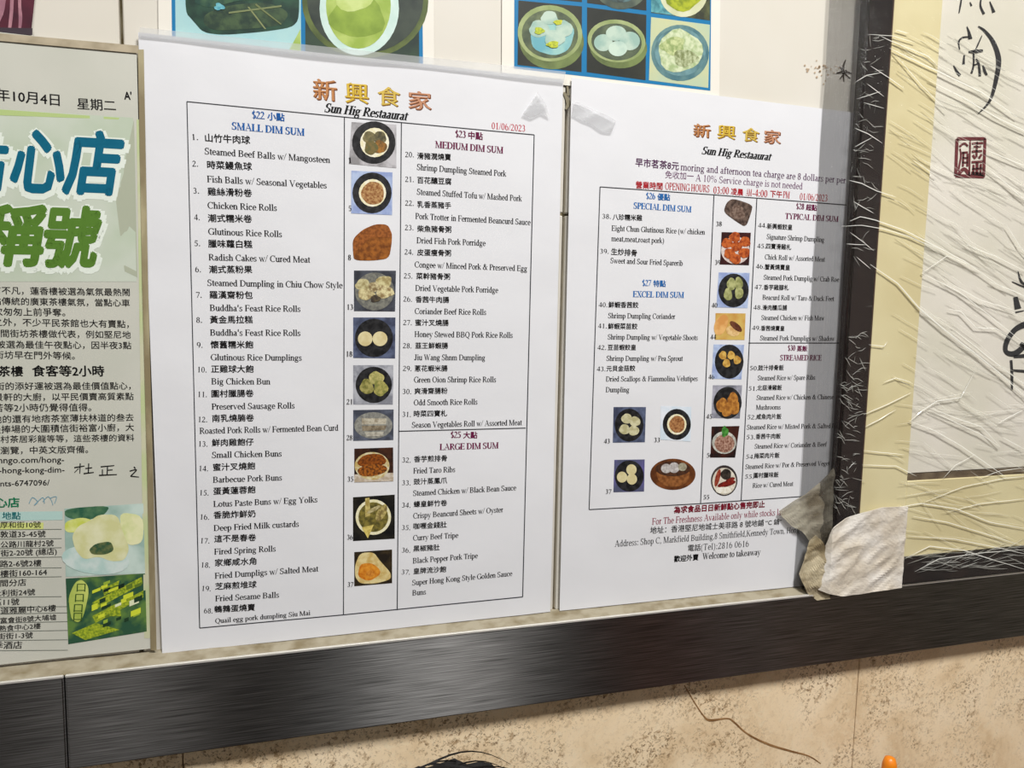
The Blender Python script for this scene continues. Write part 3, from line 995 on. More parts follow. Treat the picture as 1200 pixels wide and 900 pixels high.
picture(S1, m1, [(415.2, 647), (459.5, 643.9), (459.5, 683.3), (415.2, 687)], food((64, 52, 32), (34, 28, 22), 130), [
    ('bun', [(416, 662), (422, 648), (438, 647), (445, 657), (458, 671), (458, 679), (440, 684), (422, 684), (416, 676)], food((220, 204, 150), (196, 166, 96), 200)),
    ('custard', blob(432, 670, 13, 10, wob=.08, seed=4), food((190, 106, 24), (222, 150, 50), 300)), ('custard', blob(434, 672, 5, 4), food((220, 150, 60), (170, 90, 20)))], ('37', 407, 687.5))

# ================================================================== MENU SHEET 2
S2 = Surf([(670, 91), (1028, 135), (1003, 680), (656, 716)], 0.0034, 0.0011, 5.7)
c0 = P(830, 400)
m2 = thing('menu_sheet', 'white bilingual dim sum price sheet beside the wrapped frame, with purple tea charge line', 'menu', (c0[0], -0.003, c0[1]), 'menu sheets on the wall')
S2.sheet('paper', paper, m2)
I = Ink(S2, 0.00014)
I.lines([((703.2, 219), (836.7, 228.3)), ((836.7, 228.3), (887, 232.2)), ((887, 232.2), (992, 240.2)), ((703.2, 219), (690.4, 597.2)), ((690.4, 597.2), (821, 590.2)),
         ((821, 590.2), (868.5, 586.8)), ((868.5, 586.8), (978, 579.2)), ((836.7, 228.3), (821, 590.2)), ((887, 232.2), (868.5, 586.8)), ((877, 402), (984, 402))], 1.1)
I.done('table_rule', LINE, m2)
title(S2, m2, [('新', 812.5, 144.5, 832, 160), ('興', 840.7, 146, 861, 162), ('食', 869.7, 149, 889, 165), ('家', 895, 151.5, 914, 167.5)])
script_title(S2, m2, (822, 180.5), (904.5, 188.2))
I = Ink(S2)
q0, q1 = C_('Q', 330, 426), C_('Q', 490, 441)
I.cjk('早市茗茶8元', q0, q1, offset=0.02)
I.serif('moring and afternoon tea charge are 8 dollars per per', C_('Q', 497, 440), C_('Q', 1108, 489), em=0.0082, bold=0.02)
I.done('notice_line', PURPLE, m2)
I = Ink(S2)
I.cjk('免收加一', C_('Q', 440, 470), C_('Q', 545, 477), offset=0.0)
I.serif('A 10% Service charge is not needed', C_('Q', 552, 480), C_('Q', 948, 511), em=0.0080, bold=0.01)
I.done('notice_line', ink(110, 66, 104), m2)
I = Ink(S2)
I.cjk('營業時間', C_('I', 300, 549), C_('I', 470, 559), offset=0.025)
I.serif('OPENING HOURS', C_('I', 487, 557), C_('I', 770, 575), em=0.0086, bold=0.045)
I.serif('03:00', C_('I', 795, 582), C_('I', 895, 587), em=0.0086, bold=0.045)
I.cjk('凌晨', C_('I', 908, 590), C_('I', 985, 597), offset=0.025)
I.serif('AM', C_('I', 1003, 596), C_('I', 1040, 599), em=0.0086, bold=0.045)
I.serif('-4:00', C_('I', 1044, 599), C_('I', 1140, 606), em=0.0086, bold=0.045)
I.cjk('下午', C_('Q', 828, 540), C_('Q', 872, 543), offset=0.025)
I.serif('PM', C_('Q', 876, 543), C_('Q', 900, 545), em=0.0086, bold=0.045)
I.serif('01/06/2023', C_('Q', 938, 550), C_('Q', 1040, 556), em=0.0086, bold=0.03)
I.done('opening_hours_line', RED, m2)
LB = ink(38, 104, 172)
heading(S2, m2, LB, ('I', '$26', '優點', 365, 616, 518, 624), ('I', 'SPECIAL DIM SUM', 285, 678, 655, 703))
heading(S2, m2, LB, ('K', '$27', '特點', 395, 191, 545, 193), ('K', 'EXCEL DIM SUM', 335, 262, 662, 268))
heading(S2, m2, MAROON, ('J', '$28', '超點', 615, 190, 747, 198), ('J', 'TYPICAL DIM SUM', 545, 253, 885, 273))
heading(S2, m2, MAROON, ('L', '$30', '蒸飯', 562, 278, 685, 278), ('L', 'STREAMED RICE', 512, 340, 778, 340))
ENT2 = [
    ('K', '40.', 117, 325, 'K', '鮮蝦香茜餃', 180, 330, 370, 332, 'K', 'Shrimp Dumpling Coriander', 178, 397, 607, 402),
    ('K', '41.', 113, 460, 'K', '鮮蝦菜苗餃', 177, 467, 364, 468, 'K', 'Shrimp Dumpling w/ Vegetable Shoots', 175, 533, 750, 537),
    ('K', '42.', 109, 598, 'K', '豆苗蝦餃皇', 175, 602, 355, 602, 'K', 'Shrimp Dumpling w/ Pea Sprout', 167, 670, 655, 670),
    ('J', '44.', 372, 308, 'J', '新興蝦餃皇', 430, 318, 590, 325, 'J', 'Signature Shrimp Dumpling', 427, 382, 795, 402),
    ('J', '45.', 366, 440, 'J', '四寶滑雞札', 423, 445, 583, 452, 'J', 'Chick Roll w/ Assorted Meat', 415, 512, 800, 527),
    ('J', '46.', 358, 570, 'J', '蟹黃燒賣皇', 415, 578, 575, 582, 'J', 'Steamed Pork Dumplig w/ Crab Roe', 408, 642, 890, 656),
    ('J', '47.', 350, 702, 'J', '香芋雞腳札', 408, 708, 568, 710, 'J', 'Beacurd Roll w/ Taro & Duck Feet', 400, 770, 858, 779),
    ('J', '48.', 342, 832, 'J', '滑肉釀瓜脯', 400, 838, 556, 838, 'L', 'Steamed Chicken w/ Fish Maw', 393, 82, 797, 84),
    ('L', '49.', 333, 145, 'L', '香茜燒賣皇', 390, 150, 540, 152, 'L', 'Steamed Pork Dumpligs w/ Shadow', 385, 212, 862, 215),
    ('L', '50.', 318, 402, 'L', '豉汁排骨飯', 373, 405, 535, 403, 'L', 'Steamed Rice w/ Spare Ribs', 370, 467, 737, 463),
    ('L', '52.', 303, 715, 'L', '咸魚肉片飯', 360, 717, 520, 715, 'L', 'Steamed Rice w/ Misted Pork & Salted F', 300, 782, 862, 772),
    ('L', '53.', 297, 842, 'L', '香茜牛肉飯', 357, 843, 515, 840, 'M', 'Steamed Rice w/ Coriander & Beef', 350, 250, 812, 235),
    ('M', '54.', 293, 313, 'M', '梅菜肉片飯', 347, 313, 508, 308, 'M', 'Steamed Rice w/ Por & Preserved Veget', 290, 380, 830, 356),
    ('M', '55.', 287, 440, 'M', '圍村臘味飯', 343, 438, 502, 432, 'M', 'Rice w/ Cured Meat', 337, 500, 597, 487),
]
for t in ENT2:
    entry(S2, m2, t[0:4], t[4:10], t[10:16], em=EN2)
entry(S2, m2, ('I', '38.', 85, 742), ('I', '八珍糯米雞', 152, 752, 340, 757), ('I', 'Eight Chun Glutinous Rice (w/ chicken', 145, 820, 742, 845), ('I', 'meat,meat,roast pork)', 143, 886, 480, 900), em=EN2)
entry(S2, m2, ('1', '39.', 702, 296), ('1', '生炒排骨', 715, 297.5, 745, 299.5), ('K', 'Sweet and Sour Fried Sparerib', 192, 45, 655, 62), em=EN2)
entry(S2, m2, ('K', '43.', 105, 735), ('K', '元貝金菇餃', 167, 738, 350, 735), ('K', 'Dried Scallops & Fiammolina Velutipes', 163, 802, 750, 798), ('K', 'Dumpling', 162, 870, 313, 870), em=EN2)
entry(S2, m2, ('L', '51.', 310, 532), ('L', '北菇滑雞飯', 367, 532, 523, 530), ('L', 'Steamed Rice w/ Chicken & Chinese', 362, 593, 856, 587), ('L', 'Mushrooms', 358, 655, 516, 653), em=EN2)
I = Ink(S2)
I.cjk('為求食品日日新鮮點心售完即止', C_('O', 470, 135), C_('O', 925, 105), offset=0.035)
I.done('closing_notice', ink(120, 20, 40), m2)
I = Ink(S2)
I.serif('For The Freshness Available only while stocks last', C_('O', 360, 192), C_('O', 1030, 142), em=0.0086, bold=0.015)
I.done('closing_notice', ink(140, 30, 62), m2)
I = Ink(S2)
I.cjk('地址：香港堅尼地城士美菲路 8 號地鋪', C_('O', 350, 238), C_('O', 920, 199), offset=0.012)
I.cjk('“C 鋪”', C_('O', 930, 197), C_('O', 1010, 191), offset=0.012)
I.serif('Address: Shop C, Markfield Building,8 Smithfield,Kennedy Town, Hong', C_('O', 172, 303), C_('O', 1100, 231), em=0.0082, bold=0.012)
I.cjk('電話', C_('O', 540, 326), C_('O', 603, 322), offset=0.012)
I.serif('(Tel):2816 0616', C_('O', 606, 320), C_('O', 845, 302), em=0.0084)
I.done('address_print', K, m2)
I = Ink(S2)
I.cjk('歡迎外賣', C_('O', 470, 380), C_('O', 592, 370), offset=0.03)
I.serif('Welcome to takeaway', C_('O', 612, 366), C_('O', 905, 343), em=0.0084, bold=0.05)
I.done('takeaway_notice', KB, m2)


def N_(*p):
    return [C_('N', *q) for q in p]


ca = lambda c, x, y, rx, ry, **k: blob(*C_(c, x, y), rx / CR[c][2], ry / CR[c][2], **k)
DUM = food((208, 204, 168), (176, 170, 128), 240)
picture(S2, m2, [C_('I', *q) for q in ((920, 612), (1048, 655), (1040, 700), (1005, 800), (940, 760), (860, 700), (880, 640))], food((58, 44, 38), (106, 88, 78), 300), [
    ('leaf_fold', ca('I', 950, 705, 50, 45, wob=.15, seed=2), food((88, 68, 58), (132, 112, 100), 500))], ('38', *C_('I', 812, 790)))
picture(S2, m2, grid_quad('J', (140, 338), (327, 342), (315, 550), (130, 545)), food((66, 24, 22), (36, 18, 22), 130), [
    ('plate', ca('J', 228, 455, 92, 88, n=26), food((226, 214, 206), (196, 180, 176)))] + [
    ('fried_rib', ca('J', x, y, 36, 32, wob=.12, seed=i), food((196, 100, 44), (140, 56, 22), 400)) for i, (x, y) in enumerate(((225, 370), (175, 410), (290, 400), (235, 430), (190, 475), (285, 470), (230, 510)))], ('39', *C_('J', 95, 545)))
picture(S2, m2, grid_quad('K', (885, 105), (1083, 108), (1070, 333), (870, 328)), PALEB, [('bowl', ca('K', 980, 220, 97, 108, n=28), BLK)] + [
    ('dumpling', ca('K', x, y, 27, 40, wob=.1, seed=i), food((178, 180, 124), (126, 130, 78), 240)) for i, (x, y) in enumerate(((965, 180), (1012, 175), (945, 245), (1015, 235)))], ('40', *C_('K', 838, 328)))
picture(S2, m2, grid_quad('K', (865, 365), (1057, 367), (1050, 537), (860, 535)), food((206, 176, 96), (190, 130, 60), 60), [
    ('roll', ca('K', 900, 440, 40, 70, wob=.05, rot=.4), food((226, 178, 112), (206, 146, 80), 130)), ('roll', ca('K', 975, 480, 45, 32, rot=.3), food((228, 196, 140), (200, 156, 96))),
    ('sauce_cup', ca('K', 995, 450, 48, 20, rot=.7), food((112, 66, 44), (84, 44, 30)))], ('44', *C_('K', 830, 530)))
picture(S2, m2, grid_quad('K', (852, 565), (1048, 568), (1030, 788), (840, 785)), PALEB, [('bowl', ca('K', 952, 675, 92, 109, n=28), BLK)] + [
    ('dumpling', ca('K', x, y, 24, 27, wob=.1, seed=i), food((216, 178, 92), (176, 130, 56), 240)) for i, (x, y) in enumerate(((912, 635), (965, 635), (935, 685), (1003, 665)))], ('46', *C_('K', 818, 785)))
picture(S2, m2, N_((848, 8), (1035, 8), (1020, 220), (838, 218)), food((176, 176, 190), (110, 112, 122), 100), [('bowl', ca('N', 942, 120, 90, 102, n=28), BLK)] + [
    ('beancurd_roll', ca('N', x, y, 34, 46, wob=.1, seed=i, rot=.2), food((196, 136, 60), (140, 86, 34), 240)) for i, (x, y) in enumerate(((905, 135), (975, 100), (985, 150), (940, 165)))], ('45', *C_('N', 803, 220)))
picture(S2, m2, N_((840, 272), (1018, 268), (990, 470), (832, 470)), food((30, 20, 20), (66, 30, 22), 130), [('bowl', ca('N', 920, 375, 78, 72, n=28), food((206, 206, 196), (160, 160, 152))),
    ('food', ca('N', 922, 380, 64, 58, n=24), food((186, 150, 132), (116, 72, 56), 520)), ('herbs', ca('N', 925, 305, 22, 34, wob=.2, seed=3), food((78, 150, 62), (46, 104, 40), 300))], ('50', *C_('N', 806, 468)))
picture(S2, m2, ca('N', 920, 617, 85, 98, n=30), food((46, 40, 40), (70, 62, 60), 130), [('rice', ca('N', 920, 622, 76, 86, n=28), food((226, 220, 206), (204, 196, 180))),
    ('sausage', ca('N', 878, 600, 15, 58, rot=.25), food((122, 34, 26), (166, 84, 60), 300)), ('sausage', ca('N', 935, 638, 60, 18, rot=-.25), food((132, 36, 26), (92, 22, 20), 300)),
    ('sausage', ca('N', 960, 610, 30, 12, rot=-.3), food((140, 48, 34), (92, 22, 20), 300)), ('preserved_meat', ca('N', 932, 577, 34, 34, wob=.06), food((34, 30, 28), (66, 58, 50), 300)),
    ('egg', ca('N', 915, 680, 50, 22), food((238, 236, 226), (220, 214, 196)))], ('55', *C_('N', 785, 735)), 'round dish photo of white rice with red sausages')
picture(S2, m2, N_((213, 147), (420, 147), (413, 372), (208, 375)), SLATE, [('bowl', ca('N', 312, 263, 92, 105, n=28), BLK)] + [
    ('dumpling', ca('N', x, y, 34, 32, wob=.08, seed=i), DUM) for i, (x, y) in enumerate(((297, 222), (350, 240), (283, 290), (342, 298)))], ('43', *C_('N', 150, 378)))
picture(S2, m2, N_((515, 140), (710, 147), (705, 368), (512, 355)), food((206, 220, 232), (228, 232, 240), 90), [('bowl', ca('N', 617, 258, 90, 99, n=28), BLK),
    ('dish', ca('N', 617, 258, 62, 66), CREAMR), ('food', ca('N', 619, 258, 50, 54, wob=.04), food((126, 78, 44), (176, 126, 80), 600))], ('33', *C_('N', 470, 370)))
picture(S2, m2, N_((218, 485), (412, 482), (408, 687), (212, 692)), food((98, 92, 150), (80, 84, 110), 100), [('bowl', ca('N', 313, 588, 93, 100, n=28), BLK)] + [
    ('bun', ca('N', x, y, 33, 35), food((222, 214, 172), (206, 194, 146), 160)) for x, y in ((327, 548), (267, 595), (330, 608))], ('37', *C_('N', 160, 700)))
picture(S2, m2, ca('N', 592, 577, 145, 100, n=36), food((122, 70, 34), (84, 46, 22), 130), [
    ('steamer', [C_('N', *q) for q in ((480, 540), (705, 545), (690, 620), (640, 655), (560, 658), (500, 625))], food((150, 96, 52), (112, 66, 32), 300)),
    ('steamer_inside', ca('N', 592, 542, 112, 48, n=30), food((56, 36, 26), (84, 52, 34))), ('bun', ca('N', 550, 540, 34, 30), food((198, 194, 190), (160, 154, 152))),
    ('bun', ca('N', 600, 535, 34, 34), food((206, 202, 200), (168, 162, 160))), ('bun', ca('N', 653, 530, 28, 26), food((176, 172, 150), (140, 134, 112)))], None, 'oval photo of buns in a brown bamboo steamer')
# ================================================================== NEWSPAPER CUTTING at the left
news_p = mat('aged_newsprint', (200, 200, 190), 0.5, 0.3, noise2=(190, 192, 180), scale=14, lo=0.35, hi=0.75)
S3 = Surf([(-330, 0), (160, 56), (177, 760), (-300, 812)], 0.0030, 0.0008, 9.2)
c0 = P(60, 420)
nw = thing('newspaper_cutting', 'yellowed Chinese newspaper cutting with blue and green headline at the left edge', 'newspaper', (c0[0], -0.003, c0[1]))
S3.sheet('paper', news_p, nw, 44, 60)
PG = mat('pale_green_print', (196, 204, 190), 0.5, 0.3, noise2=(184, 196, 176), scale=22)
S3.quad('headline_panel', [(-60, 124), (156, 138), (160, 330), (-60, 330)], PG, nw, 0.0001, 10)
S3.quad('green_rule', [(-60, 124), (140, 138), (139, 140), (-60, 133)], mat('lime_print', (176, 196, 130), 0.5, 0.3), nw, 0.00014, 4)
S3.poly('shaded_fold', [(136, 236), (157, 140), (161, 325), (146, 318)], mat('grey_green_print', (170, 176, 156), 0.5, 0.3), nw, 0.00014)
S3.quad('green_margin', [(160, 140), (166, 140), (177, 748), (169, 748)], mat('lime_margin', (188, 200, 150), 0.5, 0.3, noise2=(200, 200, 170), scale=40), nw, 0.00014, 12)


def sans(surf, s, c, x0, y0, x1, y1, I, offset=0.0, em=None, **k):
    I.cjk(s, C_(c, x0, y0), C_(c, x1, y1), offset=offset, em=em, **k)


I = Ink(S3)
sans(S3, '年10月4日', 'U', -22, 588, 350, 622, I, 0.012)
sans(S3, '星期二', 'U', 455, 640, 680, 652, I, 0.012)
sans(S3, "A'", 'U', 730, 582, 772, 584, I, 0.03, tall=1.3)
I.done('date_print', K, nw)
TEAL = ink(0, 96, 124)
GRN = ink(84, 124, 44)
WHT = ink(222, 230, 220)
# headline characters, heavy slanted, each with its pale outline
for s, p0, p1, h0, mt in (('點', (-60, 221), (16, 223), 66, TEAL), ('心', (12, 223), (85, 225), 70, TEAL), ('店', (74, 226), (149, 229), 73, TEAL),
                          ('稱', (-24, 310), (62, 311), 70, GRN), ('號', (48, 312), (124, 313), 70, GRN)):
    a = S3.at(p0[0], p0[1])
    b = S3.at(p0[0], p0[1] - h0)
    vs, fs, X0, X1, Y0, Y1 = font_mesh(s, 0.036)
    em = (b[1] - a[1]) / (Y1 - Y0)
    I = Ink(S3, 0.00026)
    I.cjk(s, p0, p1, offset=0.036, em=em, shear=0.24)
    g = I.done('headline_character', mt, nw)
    E_ = Ink(S3, 0.00018)
    E_.cjk(s, (p0[0] - 3.5, p0[1] + 3.5), (p1[0] + 3.5, p1[1] + 3.5), offset=0.085, em=em * 1.02, shear=0.24)
    e = E_.done('headline_outline', WHT, None)
    e.parent = g
BODY = [('R', '有不凡，蓮香樓被選為氣氛最熱鬧', -40, 112, 685, 122), ('R', '點傳統的廣東茶樓氣氛，當點心車', -40, 168, 685, 178), ('R', '大家次匆匆上前爭奪。', -140, 222, 345, 228),
        ('R', '除之外，不少平民茶館也大有賣點，', -85, 278, 680, 290), ('R', '選中間街坊茶樓做代表，例如堅尼地', -100, 338, 690, 346), ('R', '也被選為最佳午夜點心，因半夜3點', -70, 397, 693, 402),
        ('R', '有街坊早在門外等候。', -80, 450, 395, 456), ('R', '西街的添好運被選為最佳價值點心，', -75, 618, 690, 615), ('R', '四景軒的大廚，以平民價賣高質素點', -80, 676, 705, 670),
        ('R', '受苦等2小時仍覺得值得。', -85, 732, 482, 728), ('R', '其他的還有地痞茶室薄扶林道的叁去', -90, 792, 705, 780), ('R', '處，最捧場的大圍積信街裕富小廚，大', -150, 848, 707, 833),
        ('S', '大街村茶居彩龍等等，這些茶樓的資料', -95, 88, 708, 77), ('S', '可以瀏覽，中英文版齊備。', -98, 148, 465, 140)]
for c, s, x0, y0, x1, y1 in BODY:
    I = Ink(S3)
    I.cjk(s, C_(c, x0, y0), C_(c, x1, y1), offset=0.008)
    I.done('text_line', K, nw)
for s, x0, y0, x1, y1 in (('nngo.com/hong-', -8, 203, 338, 199), ('s-hong-kong-dim-', -25, 256, 340, 251), ('ents-6747096/', -22, 315, 262, 309)):
    I = Ink(S3)
    I.cjk(s, C_('S', x0, y0), C_('S', x1, y1), offset=0.010)
    I.done('text_line', K, nw)
I = Ink(S3)
I.cjk('廣東茶樓', C_('R', -145, 545), C_('R', 122, 544), offset=0.022)
I.cjk('食客等2小時', C_('R', 172, 544), C_('R', 550, 544), offset=0.022)
I.done('subheading', KB, nw)
strokes('signature', S3, [
    ([(87, 548), (99, 546)], [1.5, 1]), ([(94, 543), (93.5, 555)], [1.4, .8]), ([(92, 549), (87, 554)], [1, .6]), ([(100, 549), (108, 548)], 1.2), ([(104, 543), (103.5, 554)], 1.3), ([(98, 555), (110, 553.5)], [1.6, 1]),
    ([(118, 547), (134, 545.5)], [1.4, 1]), ([(126, 547), (125.5, 556)], 1.3), ([(126, 551), (132, 550.5)], 1.1), ([(120, 550), (120, 556)], 1.2), ([(116, 557), (137, 556)], [1.6, 1]),
    ([(157, 547), (158.5, 549)], 1.6), ([(152, 552), (160, 550.5), (153, 558)], 1.3), ([(153, 558), (163, 559)], [1.5, .8])], K, nw)
I = Ink(S3)
I.cjk('點心店', C_('S', -90, 428), C_('S', 102, 424), offset=0.03)
I.done('table_heading', ink(22, 122, 84), nw)
S3.quad('table_tint', [C_('S', -20, 450), C_('S', 330, 446), C_('S', 330, 492), C_('S', -20, 498)], mat('pale_teal_print', (176, 206, 200), 0.5, 0.3), nw, 0.00012, 3)
I = Ink(S3)
I.cjk('地點', C_('S', 12, 489), C_('S', 108, 489), offset=0.02)
I.done('table_heading', ink(16, 104, 108), nw)
strokes('script_flourish', S3, [([(34, 590), (38, 583), (44, 588), (40, 592), (50, 583), (52, 590)], .9), ([(50, 588), (56, 582), (60, 586), (62, 592)], .8), ([(58, 584), (66, 582), (64, 590)], .8)], ink(120, 160, 176), nw)
S3.quad('highlight', [C_('S', 0, 508), C_('S', 230, 506), C_('S', 228, 540), C_('S', 0, 542)], mat('lime_tint', (206, 214, 130), 0.5, 0.3), nw, 0.00011, 3)
ROWS = [('S', '新厚和街10號', -42, 535, 215, 533), ('S', '廳敦道35-45號', -45, 586, 240, 582), ('S', '公公路川龍村2號', -40, 640, 283, 630), ('S', '亨街2-20號 (總店)', -38, 692, 300, 679), ('S', '隆路2-6號2樓', -45, 742, 218, 736),
        ('S', '永樓街160-164', -45, 796, 248, 783), ('S', '10間分店', -40, 845, 138, 838), ('S', '永利街24號', -36, 896, 185, 888), ('T', '環區11號', -75, 122, 92, 118), ('T', '成道雅麗中心6樓', -38, 165, 268, 148),
        ('T', '禾富會街8號大埔墟', -36, 210, 270, 190), ('T', '墟熟食中心2樓', -42, 248, 195, 232), ('T', '東街街1-3號', -50, 285, 157, 277), ('T', '四季酒店', -75, 330, 105, 327)]
for c, s, x0, y0, x1, y1 in ROWS:
    I = Ink(S3)
    I.cjk(s, C_(c, x0, y0), C_(c, x1, y1), offset=0.012)
    I.done('address_row', K, nw)
I = Ink(S3, 0.00014)
I.lines([(C_(c, -60, y1 + 10 + (y1 - y0) * -.3), C_(c, 325, y1 + 8)) for c, s, x0, y0, x1, y1 in ROWS if s not in ('10間分店',)], 0.7)
I.done('row_rule', ink(110, 116, 108), nw)
# cutting photographs
ph = S3.quad('printed_photo', [(75.5, 596), (168, 590), (170, 672), (77, 676)], mat('print_teal_grey', (150, 178, 168), 0.5, 0.3, noise2=(196, 214, 206), scale=40), nw, 0.00016)
ph['label'] = 'printed photo of a cut filled bun on a plate'
for i, (nm, pts, mt) in enumerate((
        ('leaf', [(76, 596), (130, 592), (122, 604), (98, 611), (76, 606)], food((44, 92, 70), (84, 124, 90), 160)), ('bun', [(76, 611), (96, 606), (110, 610), (96, 624), (76, 624)], food((196, 206, 90), (220, 224, 150), 120)),
        ('bun', [(140, 600), (168, 604), (168, 636), (150, 640), (142, 622)], food((206, 214, 150), (226, 226, 180), 120)), ('plate', blob(112, 656, 40, 17, rot=.1), food((178, 206, 200), (206, 220, 216), 120)),
        ('bun', [(84, 628), (92, 616), (106, 610), (116, 603), (138, 603), (144, 624), (152, 642), (146, 657), (130, 658), (116, 652), (98, 656), (88, 644)], food((222, 222, 184), (206, 206, 150), 90)),
        ('filling', [(104, 644), (112, 637), (130, 634), (134, 645), (124, 650), (108, 650)], food((50, 84, 60), (100, 110, 70), 400)))):
    o = S3.poly(nm, pts, mt, None, 0.0002 + 0.00004 * i)
    o.parent = ph
ph = S3.quad('printed_photo', [(77, 678), (170, 672), (172, 740), (80, 755)], mat('print_dark_green', (46, 84, 62), 0.5, 0.3, noise2=(96, 130, 64), scale=70, lo=0.45, hi=0.6), nw, 0.00016)
ph['label'] = 'printed green photo of a street of shop signs'
for i, pts in enumerate(([(108, 706), (166, 676), (167, 684), (112, 714)], [(108, 722), (168, 692), (168, 700), (112, 730)], [(84, 742), (112, 730), (140, 738), (100, 750)], [(120, 690), (140, 680), (138, 688), (122, 698)], [(126, 712), (140, 706), (142, 722), (128, 722)])):
    o = S3.poly('shop_sign', pts, food((176, 190, 50), (110, 136, 40), 600), None, 0.0002 + 0.00003 * i)
    o.parent = ph
rs = random.Random(4)
for k in range(26):
    u, v_ = rs.uniform(0, 1), rs.uniform(0, 1)
    cx, cy = 110 + 52 * u, 684 + 50 * v_ - 8 * u
    a_, b_ = rs.uniform(2.5, 6), rs.uniform(1.5, 3.5)
    o = S3.quad('shop_sign', [(cx - a_, cy - b_ + a_ * .4), (cx + a_, cy - b_ - a_ * .4), (cx + a_, cy + b_ - a_ * .4), (cx - a_, cy + b_ + a_ * .4)],
                ink(*rs.choice(((206, 216, 60), (34, 60, 40), (150, 176, 60), (24, 44, 34), (220, 226, 190), (96, 120, 44)))), None, 0.0003 + 0.000004 * k, 1)
    o.parent = ph
o = S3.poly('hanging_sign', [(82, 716), (80, 700), (88, 682), (96, 679), (103, 686), (104, 696), (98, 722), (92, 730), (84, 726)], food((196, 208, 110), (160, 180, 80), 60), None, 0.0004)
o.parent = ph
I = Ink(S3, 0.0005)
for k, (x, y) in enumerate(((91, 690), (89, 702), (87.5, 714), (87, 724))):
    I.cjk('口', (x - 1, y + 3), (x + 9, y + 3), offset=0.01)
o = I.done('sign_lettering', ink(60, 90, 40), None)
o.parent = ph
# thick clear sleeve with brownish plastic edges at right and top
slv = film_mat('old_sleeve', 0.22, 0.05, 0.5, rgb=(196, 186, 160), rough=0.25)


def strip(name, surf, pts, wpx, material, parent, lift=0.0006):
    vs, fs = surf.line([(pts[i], pts[i + 1]) for i in range(len(pts) - 1)], wpx, lift, 8)
    return obj(name, vs, fs, material, parent)


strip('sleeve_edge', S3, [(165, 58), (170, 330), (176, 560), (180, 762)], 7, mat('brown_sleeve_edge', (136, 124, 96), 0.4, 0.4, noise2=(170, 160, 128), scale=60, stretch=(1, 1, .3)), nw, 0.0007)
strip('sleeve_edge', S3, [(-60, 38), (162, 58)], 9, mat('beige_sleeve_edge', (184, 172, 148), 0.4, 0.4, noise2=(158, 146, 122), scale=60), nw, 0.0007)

# ================================================================== POSTERS above
PBL = mat('poster_blue', (24, 118, 170), 0.35, 0.4)
WPAP = mat('poster_paper', (228, 224, 214), 0.4, 0.4)
S4 = Surf([(184, -160), (508, -150), (509, 130), (186, 82)], 0.0012, 0.0003, 21)
c0 = P(345, -20)
p1 = thing('photo_poster', 'white poster with two large blue bordered food photos above the left menu sheet', 'poster', (c0[0], -0.001, c0[1]))
S4.sheet('paper', WPAP, p1, 20, 20)
S4.quad('blue_border', [(199.5, -120), (494, -110), (496, 100), (202, 80)], PBL, p1, 0.0001, 10)


def panel(surf, parent, q, bg, parts, lift=0.00018):
    p = surf.quad('food_photo', q, bg, parent, lift, 8)
    for i, (nm, pts, mt) in enumerate(parts):
        o = surf.poly(nm, pts, mt, None, lift + 0.00006 * (i + 1))
        o.parent = p
    return p


panel(S4, p1, [(204.5, -110), (352, -105), (353, 90), (206, 76)], food((150, 196, 204), (176, 212, 210), 20), [
    ('lime_slice', [(335, 66), (352, 34), (353, 90), (330, 88)], food((150, 176, 84), (176, 200, 120), 60)),
    ('leaf_parcel', [(218, -40), (350, -40), (351, 22), (342, 32), (310, 37), (262, 41), (238, 38), (226, 24), (217, 14)], food((40, 76, 58), (22, 50, 42), 90)),
    ('leaf_fold', [(240, 16), (268, 6), (312, 2), (340, 14), (330, 30), (290, 34), (250, 36), (238, 28)], food((66, 88, 58), (34, 56, 44), 160)),
    ('leaf_fold', [(224, 2), (246, -10), (300, -12), (330, 0), (280, 0), (246, 10)], food((30, 66, 56), (60, 92, 66), 160)),
    ('string', [(290, 8), (292, 8), (312, 34), (310, 34)], ink(132, 140, 96)), ('string', [(268, 14), (330, 6), (330, 8), (268, 16)], ink(122, 132, 92)),
    ('string', [(300, 4), (330, 28), (329, 29), (299, 6)], ink(112, 122, 82)), ('glint', blob(257, 8, 6, 4, wob=.3, seed=1), food((70, 150, 170), (110, 180, 190)))])
panel(S4, p1, [(357, -104), (490, -100), (491.5, 98), (358, 90)], food((34, 50, 44), (56, 76, 58), 30), [
    ('bamboo_rim', blob(428, 2, 74, 66, n=36), food((98, 112, 58), (70, 84, 44), 60)), ('dark_tray', blob(428, 0, 68, 62, n=36), food((40, 50, 46), (60, 70, 60), 60)),
    ('bowl_rim', blob(421, 10, 46.5, 55, n=36), food((186, 214, 204), (206, 226, 220), 60)), ('rice', blob(420, 6, 38, 51, n=36), food((176, 196, 104), (146, 172, 70), 60)),
    ('rice_mound', blob(419, 20, 33, 24, wob=.1, seed=2), food((146, 172, 66), (120, 146, 50), 60)), ('rice_top', blob(415, -8, 24, 22, wob=.1, seed=3), food((196, 212, 136), (176, 196, 104), 90))])
# clear sleeve lip of menu sheet 1 lying over the bottom of the poster
SL1 = Surf([(345, 57), (498, 66), (661, 84), (500, 82)], 0.0050, 0.0003, 3)
clear = film_mat('clear_sleeve', 0.5, 0.04, 0.3, rgb=(222, 224, 226), rough=0.2)
o = SL1.quad('clear_sleeve', [(164, 32), (663, 84), (661, 97), (163, 42)], clear, m1, 0.0003, 14)

